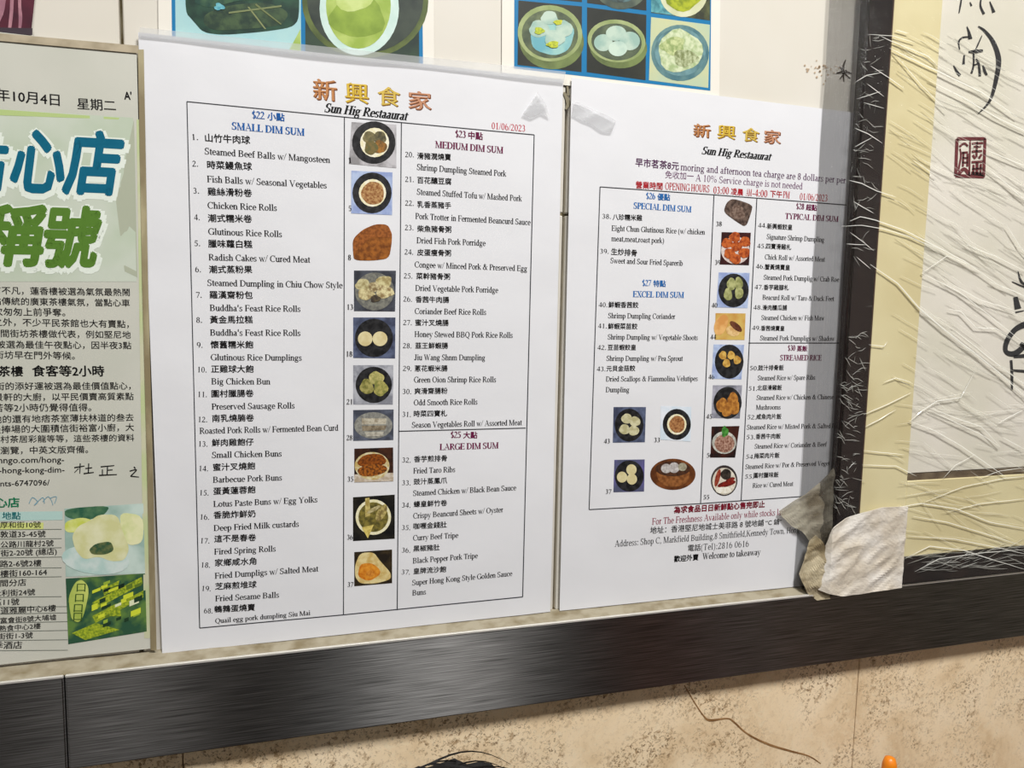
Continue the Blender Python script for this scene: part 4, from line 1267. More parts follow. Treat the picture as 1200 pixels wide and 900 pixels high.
S5 = Surf([(589, -230), (846, -200), (843, 119), (588, 92)], 0.0012, 0.0003, 31)
c0 = P(720, 20)
p2 = thing('photo_poster', 'white poster with a blue grid of small steamer basket photos above the right menu sheet', 'poster', (c0[0], -0.001, c0[1]))
S5.sheet('paper', WPAP, p2, 20, 20)
S5.quad('blue_border', [(603, -160), (834.5, -130), (832.5, 106.3), (602.5, 80)], PBL, p2, 0.0001, 10)
DKG = food((50, 52, 44), (36, 40, 36), 30)
BAM = food((136, 152, 96), (164, 176, 124), 60)


def basket(cx, cy, rx, ry, inner):
    return [('basket_side', blob(cx + 2, cy + ry * .28, rx, ry, n=30, rot=.12), food((116, 132, 78), (86, 100, 60), 60)), ('basket_rim', blob(cx, cy, rx, ry, n=30, rot=.12), BAM),
            ('basket_inside', blob(cx, cy + 1, rx * .87, ry * .86, n=30, rot=.12), inner)]


JDM = food((186, 206, 190), (150, 182, 170), 90)
panel(S5, p2, [(607.5, 0.5), (682, 7.5), (681.5, 84.5), (606.5, 76)], DKG, basket(644.5, 39, 38, 33, food((104, 116, 84), (70, 82, 64), 90)) + [
    ('liner_paper', [(621, 36), (640, 18), (675, 30), (668, 58), (650, 66), (624, 58)], food((104, 168, 180), (150, 196, 190), 60)), ('dumpling', blob(632, 34, 12, 10, wob=.1, seed=1), JDM), ('dumpling', blob(644, 21, 10, 8, wob=.1, seed=2), JDM),
    ('dumpling', blob(661, 34, 10, 10, wob=.1, seed=3), JDM), ('dumpling', blob(650, 45, 12, 10, wob=.1, seed=4), JDM), ('yellow_topping', blob(632, 36, 6, 4, wob=.2, seed=4), food((190, 200, 60), (150, 170, 50))),
    ('yellow_topping', blob(654, 26, 5, 3, wob=.2, seed=5), food((206, 206, 60), (170, 180, 50))), ('yellow_topping', blob(648, 52, 7, 4, wob=.2, seed=6), food((196, 206, 60), (150, 160, 50)))])
panel(S5, p2, [(688, 8.5), (757.5, 17.5), (756.5, 94), (687.5, 84.5)], DKG, basket(722.5, 48, 34, 25, food((92, 104, 80), (66, 78, 62), 90)) + [
    ('bun', blob(707, 50, 11, 10, seed=1), JDM), ('bun', blob(722, 39, 12, 9, seed=1), JDM), ('bun', blob(738, 48, 12, 11, seed=1), JDM), ('bun', blob(724, 57, 11, 9, seed=1), food((196, 216, 200), (170, 196, 184), 90))])
panel(S5, p2, [(763, 20), (832, 29), (830, 103), (760.5, 94)], food((196, 200, 156), (176, 196, 170), 30), [
    ('dish_rim', blob(797, 62, 34, 33, n=30, rot=.2), food((70, 112, 122), (104, 140, 140), 90)), ('dish', blob(797, 61, 30, 28, n=30, rot=.2), food((110, 150, 156), (80, 116, 120), 90)),
    ('shredded_food', blob(797, 60, 26, 25, wob=.1, seed=3), food((160, 180, 128), (206, 216, 180), 240)), ('shredded_food', blob(789, 54, 14, 11, wob=.2, seed=6), food((196, 206, 150), (140, 160, 100), 300)),
    ('shredded_food', blob(803, 68, 14, 10, wob=.2, seed=7), food((120, 130, 84), (190, 200, 160), 300))])
panel(S5, p2, [(607.5, -60), (682, -55), (682, 2.5), (607.5, -4.5)], DKG, [('basket', blob(645, -34, 36, 32, n=30), BAM)])
panel(S5, p2, [(688, -55), (757.5, -48), (757.5, 12.5), (688, 3.5)], DKG, [('basket', blob(728, -22, 34, 33, n=30), food((96, 108, 92), (60, 72, 66), 60)), ('basket_inside', blob(727, -26, 30, 29, n=30), food((50, 60, 58), (90, 120, 124), 120))])
panel(S5, p2, [(763, -46), (832.5, -38), (832, 24), (763, 15)], food((52, 56, 44), (90, 96, 60), 120), [('teal_mat', [(763, -30), (780, -30), (790, 18), (763, 14)], food((100, 170, 176), (60, 120, 130), 200)),
    ('dish', blob(801, -8, 28, 28, n=30), food((216, 218, 190), (196, 200, 160), 60)), ('food', blob(801, -10, 23, 23, wob=.1, seed=4), food((170, 180, 40), (120, 136, 30), 200))])

# pink and plum photo card in the top left corner
S6 = Surf([(-90, -120), (52, -110), (36, 41), (-90, 33)], 0.0014, 0.0002, 41)
c0 = P(10, 10)
p3 = thing('photo_card', 'dark plum photo card with pale pink stripes, cut off at the top left corner', 'photo', (c0[0], -0.001, c0[1]))
S6.sheet('paper', mat('plum_print', (62, 26, 40), 0.4, 0.3, noise2=(88, 34, 50), scale=40), p3, 10, 10)
PNK = mat('pink_print', (176, 128, 138), 0.4, 0.3, noise2=(150, 104, 118), scale=120)
for q in ([(-30, -60), (-10, -60), (-8, 0), (-20, 36), (-30, 33)], [(1.5, -60), (9, -60), (7, 10), (-4, 34), (-12, 34), (1, 14)], [(12, -60), (17.5, -60), (16, 12), (13, 36), (9, 36), (12, 10)], [(18, -60), (26, -60), (24.5, 6), (26.5, 20), (24.5, 37), (21.5, 37), (22, 18)]):
    S6.poly('pink_stripe', q, PNK, p3, 0.0002)
S6.quad('dark_band', [(-60, 31), (38, 33), (38, 41), (-60, 36)], mat('grey_plum_print', (62, 52, 60), 0.4, 0.3), p3, 0.00025, 3)

# brown ink splash and stains on the tile beside the frame
S0 = Surf([(0, 0), (1, 0), (1, 1), (0, 1)], 0.0002, 0.0, 0)
wst = mat('brown_stain', (58, 46, 36), 0.6, 0.3)
o = strokes('stain', S0, [([(991, 70), (988, 80), (989, 96)], [1, 3, 1]), ([(980, 86), (989, 84), (998, 86)], [1, 3.2, 1]), ([(984, 78), (990, 86), (996, 92)], [1, 2, 1]), ([(984, 93), (992, 82)], [1, 2])], wst, wall)
o['label'] = 'dark brown splash mark'
pale = mat('pale_stain', (206, 188, 166), 0.6, 0.3)
vs, fs = [], []
rr = random.Random(3)
for k in range(34):
    cx, cy = rr.gauss(962, 10), rr.gauss(82, 5)
    r = rr.uniform(.5, 1.5)
    k0 = len(vs)
    for a in range(6):
        X, Z = S0.at(cx + r * math.cos(a * 1.047), cy + r * math.sin(a * 1.047), 0.0002)
        vs.append(S0.v(X, Z, 0.0002))
    fs.append(tuple(range(k0 + 5, k0 - 1, -1)))
o = obj('stain', vs, fs, mat('tan_speck', (186, 164, 138), 0.6, 0.3), wall)
o['kind'] = 'stuff'

# ================================================================== FRAMED CALLIGRAPHY in cling film
FX0, FX1 = 0.4765, 1.12          # outer edges of the moulding on the wall
FZ0, FZ1 = RT_Z + 0.0012, 2.05
FD = 0.0160                      # depth of the frame
fr = thing('picture_frame', 'dark framed calligraphy with cream mount, wrapped in crinkled cling film, standing on the rail', 'picture', ((FX0 + FX1) / 2, -0.001, FZ0))
MW = P(1045, 300, FD)[0] - P(1008, 300, FD)[0]
mould = mat('dark_moulding', (24, 18, 17), 0.35, 0.3, noise2=(34, 24, 22), scale=30, stretch=(1, 1, .2))
rim = mat('brown_rim', (78, 58, 46), 0.35, 0.4)
xl = FX0 + 0.0008
xi = P(1028, 300, FD)[0] + 0.0005
BH = P(1100, 647, FD)[1] - FZ0


def member(x0, x1, z0, z1, nm='moulding'):
    return box(nm, x0, x1, -FD, -0.0045, z0, z1, mould, fr, 0.0022, 2)


member(xl, xi, FZ0, FZ1)
member(xi - 0.002, FX1, FZ0, FZ0 + BH)
member(FX1 - 0.025, FX1, FZ0, FZ1)
member(xi - 0.002, FX1, FZ1 - 0.025, FZ1)
box('inner_rim', xi - 0.0005, xi + 0.0012, -FD + 0.001, -0.005, FZ0 + BH, FZ1 - 0.02, rim, fr, 0.0004, 1)
box('inner_rim', xi, FX1 - 0.02, -FD + 0.001, -0.005, FZ0 + BH, FZ0 + BH + 0.0016, rim, fr, 0.0004, 1)
MD = 0.0152
mount = mat('cream_mount', (216, 206, 164), 0.6, 0.2, noise2=(206, 194, 150), scale=12)
px0 = P(1083, 300, MD)[0]
pz0 = P(1130, 551, MD)[1]
# mount board as four strips around the paper, with a bevelled slip along the bottom, its shade painted brown
box('mount_board', xi, px0, -MD, -0.0055, FZ0 + BH - 0.002, FZ1 - 0.02, mount, fr, 0.0006, 1)
box('mount_board', px0, FX1 - 0.02, -MD, -0.0055, FZ0 + BH - 0.002, pz0 - 0.0074, mount, fr, 0.0006, 1)
box('mount_board', px0, FX1 - 0.02, -MD, -0.0055, 1.96, FZ1 - 0.02, mount, fr, 0.0006, 1)
box('mount_board', FX1 - 0.085, FX1 - 0.02, -MD, -0.0055, pz0, 1.96, mount, fr, 0.0006, 1)
box('shaded_slip', px0 + 0.0005, FX1 - 0.03, -MD + 0.0018, -0.0055, pz0 - 0.0078, pz0 + 0.001, mat('slip_shade', (112, 98, 78), 0.6, 0.2, noise2=(90, 76, 60), scale=60), fr, 0.0004, 1)
box('calligraphy_paper', px0 - 0.003, FX1 - 0.08, -MD + 0.0012, -0.0052, pz0, 1.97, mat('rice_paper', (222, 217, 206), 0.6, 0.2, noise2=(212, 208, 192), scale=9, bump=0.1, bscale=90), fr)
S7 = Surf([(0, 0), (1, 0), (1, 1), (0, 1)], MD - 0.0010, 0.0, 0)
SUMI = ink(44, 44, 46)


def U_(*p):
    return [(960 + a / 5.0, b / 5.0) for a, b in p]


o = strokes('calligraphy_character', S7, [
    (U_((838, -30), (828, 30), (820, 76)), [1.5, 2, 1]), (U_((884, 12), (893, 34)), [1, 2.4]), (U_((955, -30), (945, 30), (966, 82)), [1.5, 2.2, 3]), (U_((1000, 8), (1024, 72)), [1, 4])], SUMI, fr)
o = strokes('calligraphy_character', S7, [
    (U_((866, 155), (878, 190), (886, 228)), [1, 3, 5]), (U_((880, 215), (840, 220), (818, 245), (824, 290)), [1.5, 2, 2, 1]), (U_((954, 208), (930, 262), (918, 288)), [1, 1.8, 1.2]),
    (U_((876, 304), (920, 300), (960, 296)), [2, 4.5, 2.5]), (U_((905, 300), (905, 380), (892, 430)), [2, 2, 2.5]), (U_((918, 345), (935, 372), (942, 446)), [1.5, 2.5, 3]), (U_((900, 385), (930, 372)), [1.2, 2]),
    (U_((850, 322), (846, 376)), [1.5, 3.2]), (U_((788, 384), (808, 420), (826, 442)), [1.2, 3, 3.4]), (U_((960, 382), (968, 410), (982, 440)), [1.5, 3.2, 2.6]),
    (U_((932, 154), (972, 182), (1022, 250), (1052, 350), (1036, 470), (1000, 590), (930, 668)), [1.5, 3.2, 5, 6.2, 5, 3.2, .8])], SUMI, fr)
o = strokes('calligraphy_character', S7, [
    ([(1193, 318), (1197, 330), (1206, 336)], [1, 3, 2]), ([(1186, 330), (1200, 336), (1212, 338)], [1, 2, 3]), ([(1190, 348), (1193, 362)], [5, 8]), ([(1190, 366), (1200, 364)], [2, 1]),
    ([(1222, 370), (1206, 378), (1190, 386), (1180, 400), (1179, 412), (1190, 414), (1204, 402)], [9, 8, 6, 6, 5, 7, 6]), ([(1196, 402), (1210, 414)], [4, 6]), ([(1188, 418), (1212, 416)], [3, 6]),
    ([(1185, 422), (1186, 440), (1186, 457)], [3, 3.2, 2]), ([(1186, 434), (1214, 436)], [2.5, 4]), ([(1230, 360), (1232, 460)], [6, 7])], SUMI, fr)
SEAL = ink(104, 44, 48)
LS = lambda *p: [(960 + a / 5.0, 160 + b / 5.0) for a, b in p]
seal_o = strokes('red_seal', S7, [
    (LS((808, 12), (975, 12)), 3.7), (LS((972, 12), (964, 235)), 3.4), (LS((966, 234), (798, 230)), 4.1), (LS((800, 230), (808, 14)), 3.7),
    (LS((885, 20), (880, 230)), 2.0), (LS((815, 200), (830, 120), (826, 70)), [2.6, 2, 1.6]), (LS((822, 60), (850, 40), (872, 56)), 2.4), (LS((836, 95), (872, 92)), 2.5), (LS((846, 92), (842, 175)), 2.5),
    (LS((870, 100), (868, 175)), 2.5), (LS((838, 125), (872, 125)), 2.0), (LS((838, 152), (872, 152)), 2.0), (LS((815, 222), (850, 190), (878, 222)), 4.1), (LS((895, 40), (960, 38)), 2.4), (LS((905, 60), (950, 58)), 2.2),
    (LS((925, 30), (922, 120)), 2.4), (LS((895, 88), (955, 84)), 2.5), (LS((900, 108), (915, 130)), 2.7), (LS((952, 104), (935, 128)), 2.7), (LS((893, 150), (962, 146)), 2.7), (LS((905, 165), (903, 222)), 2.7), (LS((926, 150), (924, 226)), 3.4),
    (LS((948, 160), (944, 225)), 2.7), (LS((896, 190), (955, 186)), 2.0), (LS((890, 215), (960, 222)), 4.1)], SEAL, fr)

# the film: one sheet over the face, turned round the left edge and tented down to the wall
film = film_mat('cling_film', 0.018, 0.03, 0.9)
FO = FD + 0.0006
xa = FX0 - 0.0004
prof = [(0.4475, 0.0042), (0.4560, 0.0062), (0.4650, 0.0096), (xa, FO - 0.001), (xa + 0.003, FO)] + [(xa + 0.003 + (FX1 - xa) * k / 30, FO) for k in range(1, 31)]
vs, fs = [], []
nz = 60
for j in range(nz + 1):
    z = FZ0 + 0.0005 + (FZ1 - FZ0) * j / nz
    for k, (x, o_) in enumerate(prof):
        w_ = 0.0010 * noise.noise(Vector((x * 40, z * 30, 2.2))) if k < 3 else 0.0006 * noise.noise(Vector((x * 25, z * 25, 7)))
        xw = x + (0.0035 * noise.noise(Vector((z * 9, 4, k))) if k < 2 else 0)
        vs.append((xw, -(o_ + w_ * (k != 3)), z))
n_ = len(prof)
face_start = 4
tent_f, face_f = [], []
for j in range(nz):
    for k in range(n_ - 1):
        a = j * n_ + k
        (tent_f if k < face_start else face_f).append((a, a + 1, a + n_ + 1, a + n_))
obj('cling_film', vs, face_f, film, fr, True)
tent = film_mat('cling_film_tent_shaded', 0.12, 0.12, 1.0, scale=(60, 60, 1.5), rgb=(70, 70, 72), rough=0.14, tint=0.72)  # grey tint and dark milk paint in the shading of the tented side
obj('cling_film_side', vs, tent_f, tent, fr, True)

# creases of the film: thin raised ridges
crease_m = film_mat('film_crease', 0.85, 0.12, 0.2, rgb=(250, 250, 244), rough=0.2)
crease_m2 = film_mat('film_crease_faint', 0.30, 0.06, 0.2, rgb=(246, 246, 238), rough=0.2)


def ridge(pts, wpx, off=None, seg=5):
    if pts[-1][0] < pts[0][0]:
        pts = pts[::-1]
    off = FO + 0.0002 if off is None else off
    P2 = []
    for i in range(len(pts) - 1):
        for k in range(seg):
            t = k / seg
            P2.append((pts[i][0] * (1 - t) + pts[i + 1][0] * t, pts[i][1] * (1 - t) + pts[i + 1][1] * t))
    P2.append(pts[-1])
    vs, fs = [], []
    n = len(P2)
    for i, (x, y) in enumerate(P2):
        a, b = P2[max(i - 1, 0)], P2[min(i + 1, n - 1)]
        dx, dy = b[0] - a[0], b[1] - a[1]
        l = math.hypot(dx, dy) or 1
        tp = min(1.0, 3.2 * min(i, n - 1 - i) / n + 0.25)
        jx = 0.35 * noise.noise(Vector((x * .08, y * .08, 1)))
        for s, e in ((-1, 0.0), (0.7, 0.0004), (1, 0.0)):
            X, Z = P(x - dy / l * wpx * tp * 0.4 * s, y + dx / l * wpx * tp * 0.4 * s + jx, off + e)
            vs.append((X, -(off + e), Z))
    for i in range(n - 1):
        a = 3 * i
        fs += [(a, a + 1, a + 4, a + 3), (a + 1, a + 2, a + 5, a + 4)]
    return vs, fs


def ridges(name, lst, material, kind=None):
    V_, F_ = [], []
    for pts, w_ in lst:
        vs, fs = ridge(pts, w_)
        k = len(V_)
        V_ += vs
        F_ += [tuple(k + i for i in f) for f in fs]
    o = obj(name, V_, F_, material, fr)
    if kind:
        o['kind'] = kind
    return o


MAIN = [
    ([(1030, 41), (1044, 48), (1064, 56), (1088, 66), (1098, 76)], 1.2), ([(1042, 56), (1066, 68), (1096, 82), (1150, 108), (1192, 137)], 1.7), ([(1088, 94), (1130, 115), (1168, 138), (1200, 153), (1225, 162)], 1.5),
    ([(1046, 60), (1080, 100), (1110, 130)], .8), ([(1020, 77), (1040, 90), (1060, 104)], 1.1), ([(1015, 40), (1046, 42), (1072, 50)], .8), ([(1000, 98), (1016, 88), (1034, 85)], 1.0), ([(1016, 98), (1036, 113)], 1.1),
    ([(1004, 116), (1020, 111), (1032, 107)], .9), ([(1012, 120), (1036, 127)], .9), ([(1002, 150), (1018, 157), (1034, 168)], 1.2), ([(1002, 172), (1022, 161)], .9),
    ([(994, 211), (1010, 215), (1028, 224), (1050, 231)], 1.3), ([(1000, 236), (1012, 243), (1024, 250)], 1.2), ([(996, 259), (1008, 254), (1026, 258), (1060, 270), (1082, 281), (1130, 306), (1182, 342)], 1.5),
    ([(986, 265), (1010, 264), (1034, 268), (1062, 276), (1080, 284), (1110, 295)], 1.1), ([(996, 272), (1012, 284), (1024, 294)], 1.0), ([(992, 286), (1016, 287)], .9), ([(1004, 301), (1020, 315)], 1.1),
    ([(1020, 310), (1052, 332), (1076, 360), (1106, 386), (1140, 412), (1175, 440), (1212, 475)], 2.4), ([(1080, 320), (1124, 342), (1160, 370), (1200, 402)], 1.2), ([(1112, 362), (1126, 365), (1144, 384), (1168, 385), (1185, 396)], 1.1),
    ([(1144, 432), (1126, 466), (1098, 470), (1080, 482), (1066, 494)], 1.3), ([(1090, 478), (1120, 490), (1150, 500), (1172, 523)], 1.2), ([(1120, 388), (1160, 420), (1200, 450), (1220, 466)], 1.4),
    ([(1036, 448), (1050, 443), (1068, 448)], 1.0), ([(1012, 486), (1040, 474), (1068, 460)], 1.2), ([(1018, 404), (1036, 406), (1040, 400)], 1.0), ([(1014, 500), (1030, 492), (1050, 480)], 1.2),
    ([(1065, 493), (1096, 505), (1127, 523), (1160, 546), (1180, 560)], 1.3), ([(1088, 480), (1130, 500), (1148, 508), (1172, 524)], 1.2), ([(1170, 496), (1188, 486), (1200, 480)], 1.0), ([(1174, 512), (1200, 526)], 1.0),
    ([(1104, 562), (1120, 545), (1144, 532)], .8), ([(1010, 545), (1050, 546), (1074, 558)], 1.0), ([(1012, 528), (1060, 533)], .9), ([(1040, 596), (1080, 590), (1120, 596), (1160, 612), (1205, 620)], 1.4),
    ([(1070, 605), (1110, 612), (1150, 624), (1200, 640)], 1.1), ([(1064, 628), (1120, 632), (1170, 642), (1205, 650)], 1.1), ([(1060, 655), (1090, 640), (1130, 645), (1160, 655), (1200, 667)], 1.5), ([(1072, 670), (1100, 655), (1150, 648), (1200, 644)], 1.2),
    ([(1080, 590), (1130, 570), (1180, 560), (1205, 558)], .9), ([(1110, 600), (1150, 590), (1205, 584)], .9), ([(1150, 560), (1172, 552), (1200, 548)], .9),
    ([(1080, 320), (1110, 300), (1150, 316)], .0001 + .8), ([(1158, 198), (1178, 214), (1205, 238)], 1.1), ([(1156, 176), (1180, 186), (1205, 196)], 1.1), ([(1180, 264), (1196, 290), (1206, 302)], 1.0), ([(1070, 188), (1098, 206)], .9),
    ([(1050, 35), (1064, 39)], 1.3), ([(1160, 330), (1190, 342), (1210, 352)], 1.2), ([(1130, 286), (1166, 300), (1202, 318)], 1.1), ([(1110, 330), (1150, 352), (1190, 364)], .9)]
for pts, w_ in MAIN:
    vs, fs = ridge(pts, w_)
    obj('film_crease', vs, fs, crease_m, fr)
rr = random.Random(11)
lst = []
for k in range(230):        # finer parallel creases running down to the right across mount and paper
    x, y = rr.uniform(1040, 1200), rr.uniform(30, 640)
    a = math.radians(rr.gauss(31, 6) if y < 470 else rr.gauss(10, 16))
    l = rr.uniform(18, 80)
    lst.append(([(x, y), (x + l * .5 * math.cos(a), y + l * .5 * math.sin(a) + rr.uniform(-2, 2)), (x + l * math.cos(a), y + l * math.sin(a))], rr.uniform(.4, 1.0)))
ridges('fine_film_creases', lst, crease_m2, 'stuff')
lst = []
for k in range(150):        # crumpled film on the dark moulding
    y = rr.choice((rr.uniform(40, 300), rr.uniform(390, 600), rr.uniform(390, 600)))
    xc = 1024 - (y - 0) * 0.060
    x = xc + rr.uniform(-14, 10)
    a = math.radians(rr.gauss(15, 38))
    l = rr.uniform(5, 17)
    lst.append(([(x, y), (x + l * .5 * math.cos(a), y + l * .5 * math.sin(a) + rr.uniform(-2, 2)), (x + l * math.cos(a), y + l * math.sin(a))], rr.uniform(.5, 1.1)))
ridges('fine_film_creases', lst, film_mat('film_crease_mid', 0.42, 0.2, 0.2, rgb=(240, 240, 232), rough=0.2), 'stuff')
lst = []
for k in range(70):         # and along the lower moulding
    x = rr.uniform(1058, 1200)
    y = 666 - (x - 1058) * 0.085 + rr.uniform(-14, 7)
    a = math.radians(rr.gauss(-12, 14))
    l = rr.uniform(12, 40)
    lst.append(([(x, y), (x + l * .5 * math.cos(a), y + l * .5 * math.sin(a) + rr.uniform(-1, 1)), (x + l * math.cos(a), y + l * math.sin(a))], rr.uniform(.4, 1.0)))
ridges('fine_film_creases', lst, MATS.get('x') or bpy.data.materials['film_crease_mid'], 'stuff')


# crumpled white paper over the lower left corner of the frame, and dirty tape beside it
def crumple(name, outline_tb, off, amp, material, label, cat, n=34, seed=0, wrap=None, ridge_dir=None, thick=0.0006):
    """outline_tb: top edge points and bottom edge points (photo pixels), left to right"""
    top, bot = outline_tb

    def along(L, t):
        t *= len(L) - 1
        i = min(int(t), len(L) - 2)
        f = t - i
        return (L[i][0] * (1 - f) + L[i + 1][0] * f, L[i][1] * (1 - f) + L[i + 1][1] * f)
    vs, fs = [], []
    for j in range(n + 1):
        t = j / n
        for i in range(n + 1):
            s = i / n
            a, b = along(top, s), along(bot, s)
            px, py = a[0] * (1 - t) + b[0] * t, a[1] * (1 - t) + b[1] * t
            o_ = off(s, t) if callable(off) else off
            X, Z = P(px, py, o_)
            q = Vector(((X * .8 + Z * .6) * 26 + seed, (Z * .8 - X * .6) * 70, seed))
            f = 1.3 * (0.6 - abs(noise.noise(q))) + abs(noise.noise(q * 2.3 + Vector((3, 1, 2)))) * 0.3 + 0.10 * abs(noise.noise(q * 5.1))
            vs.append((X, -(o_ + amp * f), Z))
    for j in range(n):
        for i in range(n):
            a = j * (n + 1) + i
            fs.append((a, a + n + 1, a + n + 2, a + 1))
    o = obj(name, vs, fs, material)
    md = o.modifiers.new('thickness', 'SOLIDIFY')
    md.thickness = thick
    md.offset = 1
    return tag(o, label, cat)


wpaper = mat('crumpled_white', (226, 221, 213), 0.6, 0.25, noise2=(206, 196, 180), scale=30, bump=0.5, bscale=170)
crumple('paper_wad', ([(966, 640), (975, 618), (990, 607), (1010, 600), (1032, 594), (1062, 593)], [(957, 690), (970, 695), (984, 698), (1012, 694.5), (1034, 691), (1055, 688)]),
        lambda s, t: 0.0135 + 0.0055 * min(1, s * 5), 0.0022, wpaper, 'white crumpled paper wad taped round the lower corner of the frame', 'wrapping', 46, 2.0)
tape = mat('dirty_tape', (186, 180, 162), 0.3, 0.5, noise2=(120, 110, 92), scale=34, lo=0.42, hi=0.62, bump=0.6, bscale=120, alpha=0.58)
crumple('packing_tape', ([(911, 598), (925, 589), (942, 578), (958, 566), (975, 548), (984, 560)], [(914, 604), (926, 616), (938, 622), (948, 634), (962, 640), (984, 618)]),
        lambda s, t: 0.0046 + 0.0075 * s ** 2, 0.0030, tape, 'dirty grey translucent tape flap stuck over the bottom right of the right menu sheet', 'tape', 30, 5.0, thick=0.0003)
crumple('packing_tape', ([(946, 632), (953, 626), (960, 632), (966, 640)], [(934, 672), (944, 694), (956, 703), (970, 700)]),
        lambda s, t: 0.0085 + 0.0065 * s, 0.0040, mat('dirty_tape_beige', (190, 178, 150), 0.4, 0.4, noise2=(140, 126, 98), scale=50, bump=0.6, bscale=150), 'beige crumpled tape twisted over the rail edge below the tape flap', 'tape', 26, 8.0)
# small clear tape tabs on the sheets
for lab, a, b in (('small clear tape triangle at the top right corner of the left menu sheet', [(612, 134), (630, 108), (640, 124)], [(622, 139), (634, 133), (644, 138)]),
                  ('creased clear tape tab at the top left corner of the right menu sheet', [(672, 118), (694, 128), (712, 136), (722, 142)], [(670, 136), (692, 146), (704, 154), (716, 156)])):
    crumple('clear_tape', (a, b), 0.0042, 0.0008, film_mat('tape_clear_' + lab[6:11].strip().replace(' ', '_'), 0.14, 0.10, 0.4, rgb=(236, 238, 240), rough=0.25), lab, 'tape', 14, 3.0, thick=0.0002)
# dark grub mark under the join of the sheets
strokes('stain', Surf([(0, 0), (1, 0), (1, 1), (0, 1)], 0.0006, 0, 0), [([(661, 108), (666, 120), (663, 128)], [3, 5, 2]), ([(664, 92), (666, 112)], [2, 3])], mat('grime', (130, 122, 100), 0.6, 0.3), wall)

# vein in the marble
strokes('vein', Surf([(0, 0), (1, 0), (1, 1), (0, 1)], 0.0011, 0, 0), [
    ([(802, 803), (812, 820), (824, 838), (832, 844), (852, 842), (860, 846), (876, 860), (900, 872), (926, 880), (948, 886), (962, 895)], [1.2, 1.2, 1.4, 3, 1.6, 2, 1.8, 2.6, 2.2, 1.4, .8])],
    mat('vein_brown', (160, 122, 80), 0.5, 0.3, noise2=(130, 94, 58), scale=90), wall)

# ================================================================== PEOPLE AND TABLEWARE just below the view
bench = struct(box('trim_3', -1.6, 1.6, -0.52, -0.02, 0.0, 0.44, dark, None, 0.02))
skin_m = mat('skin', (206, 160, 130), 0.55, 0.3)
shirt = mat('black_shirt', (26, 26, 30), 0.8, 0.1)
trous = mat('dark_trousers', (34, 36, 46), 0.8, 0.1)
hair_m = mat('black_hair', (10, 8, 8), 0.5, 0.15)
hx, hz = P(536, 930, 0.20)
hd = Vector((hx, -0.215, P(528, 914, 0.20)[1] - 0.108))
body = thing('person', 'seated person, only the black-haired crown showing at the bottom edge', 'person', (hx, -0.27, 0.44))


def skinned(name, nodes, edges, material, parent, root=0, sub=2):
    me = bpy.data.meshes.new(name)
    me.from_pydata([n[0] for n in nodes], edges, [])
    o = bpy.data.objects.new(name, me)
    COL.objects.link(o)
    me.materials.append(material)
    md = o.modifiers.new('skin', 'SKIN')
    for i, n in enumerate(nodes):
        r = n[1]
        me.skin_vertices[0].data[i].radius = r if isinstance(r, tuple) else (r, r)
        me.skin_vertices[0].data[i].use_root = (i == root)
    s = o.modifiers.new('sub', 'SUBSURF')
    s.levels = s.render_levels = sub
    md.use_smooth_shade = True
    if parent is not None:
        o.parent = parent
        o.matrix_parent_inverse = PINV(parent)
    return o


x, y = hx, -0.24
zs_ = hd.z - 0.27            # shoulder height
nodes = [((x, y - 0.02, 0.52), (.15, .11)), ((x, y, 0.66), (.125, .095)), ((x, y, zs_ - 0.06), (.15, .10)), ((x, y, zs_ + 0.02), (.09, .07)), ((x, hd.y + .01, hd.z - 0.15), .052), ((x, hd.y, hd.z - 0.07), (.062, .07)), ((x, hd.y, hd.z + 0.01), (.074, .088)), ((x, hd.y, hd.z + 0.055), (.06, .07))]
edges = [(i, i + 1) for i in range(7)]


def limb(start, pts):
    for k, p in enumerate(pts):
        nodes.append(p)
        edges.append((start if k == 0 else len(nodes) - 2, len(nodes) - 1))


for s in (-1, 1):
    limb(2, [((x + s * .17, y, zs_ - 0.02), .052), ((x + s * .20, y - .06, zs_ - 0.27), .042), ((x + s * .13, y - .26, zs_ - 0.34), .032), ((x + s * .09, y - .33, zs_ - 0.34), .026)])
    limb(0, [((x + s * .10, y - .10, 0.53), .085), ((x + s * .12, y - .46, 0.53), .06), ((x + s * .12, y - .50, 0.26), .048), ((x + s * .12, y - .50, 0.07), .036), ((x + s * .12, y - .60, 0.04), .032)])
bd = skinned('body', nodes, edges, shirt, body)
bd.data.materials.append(skin_m)
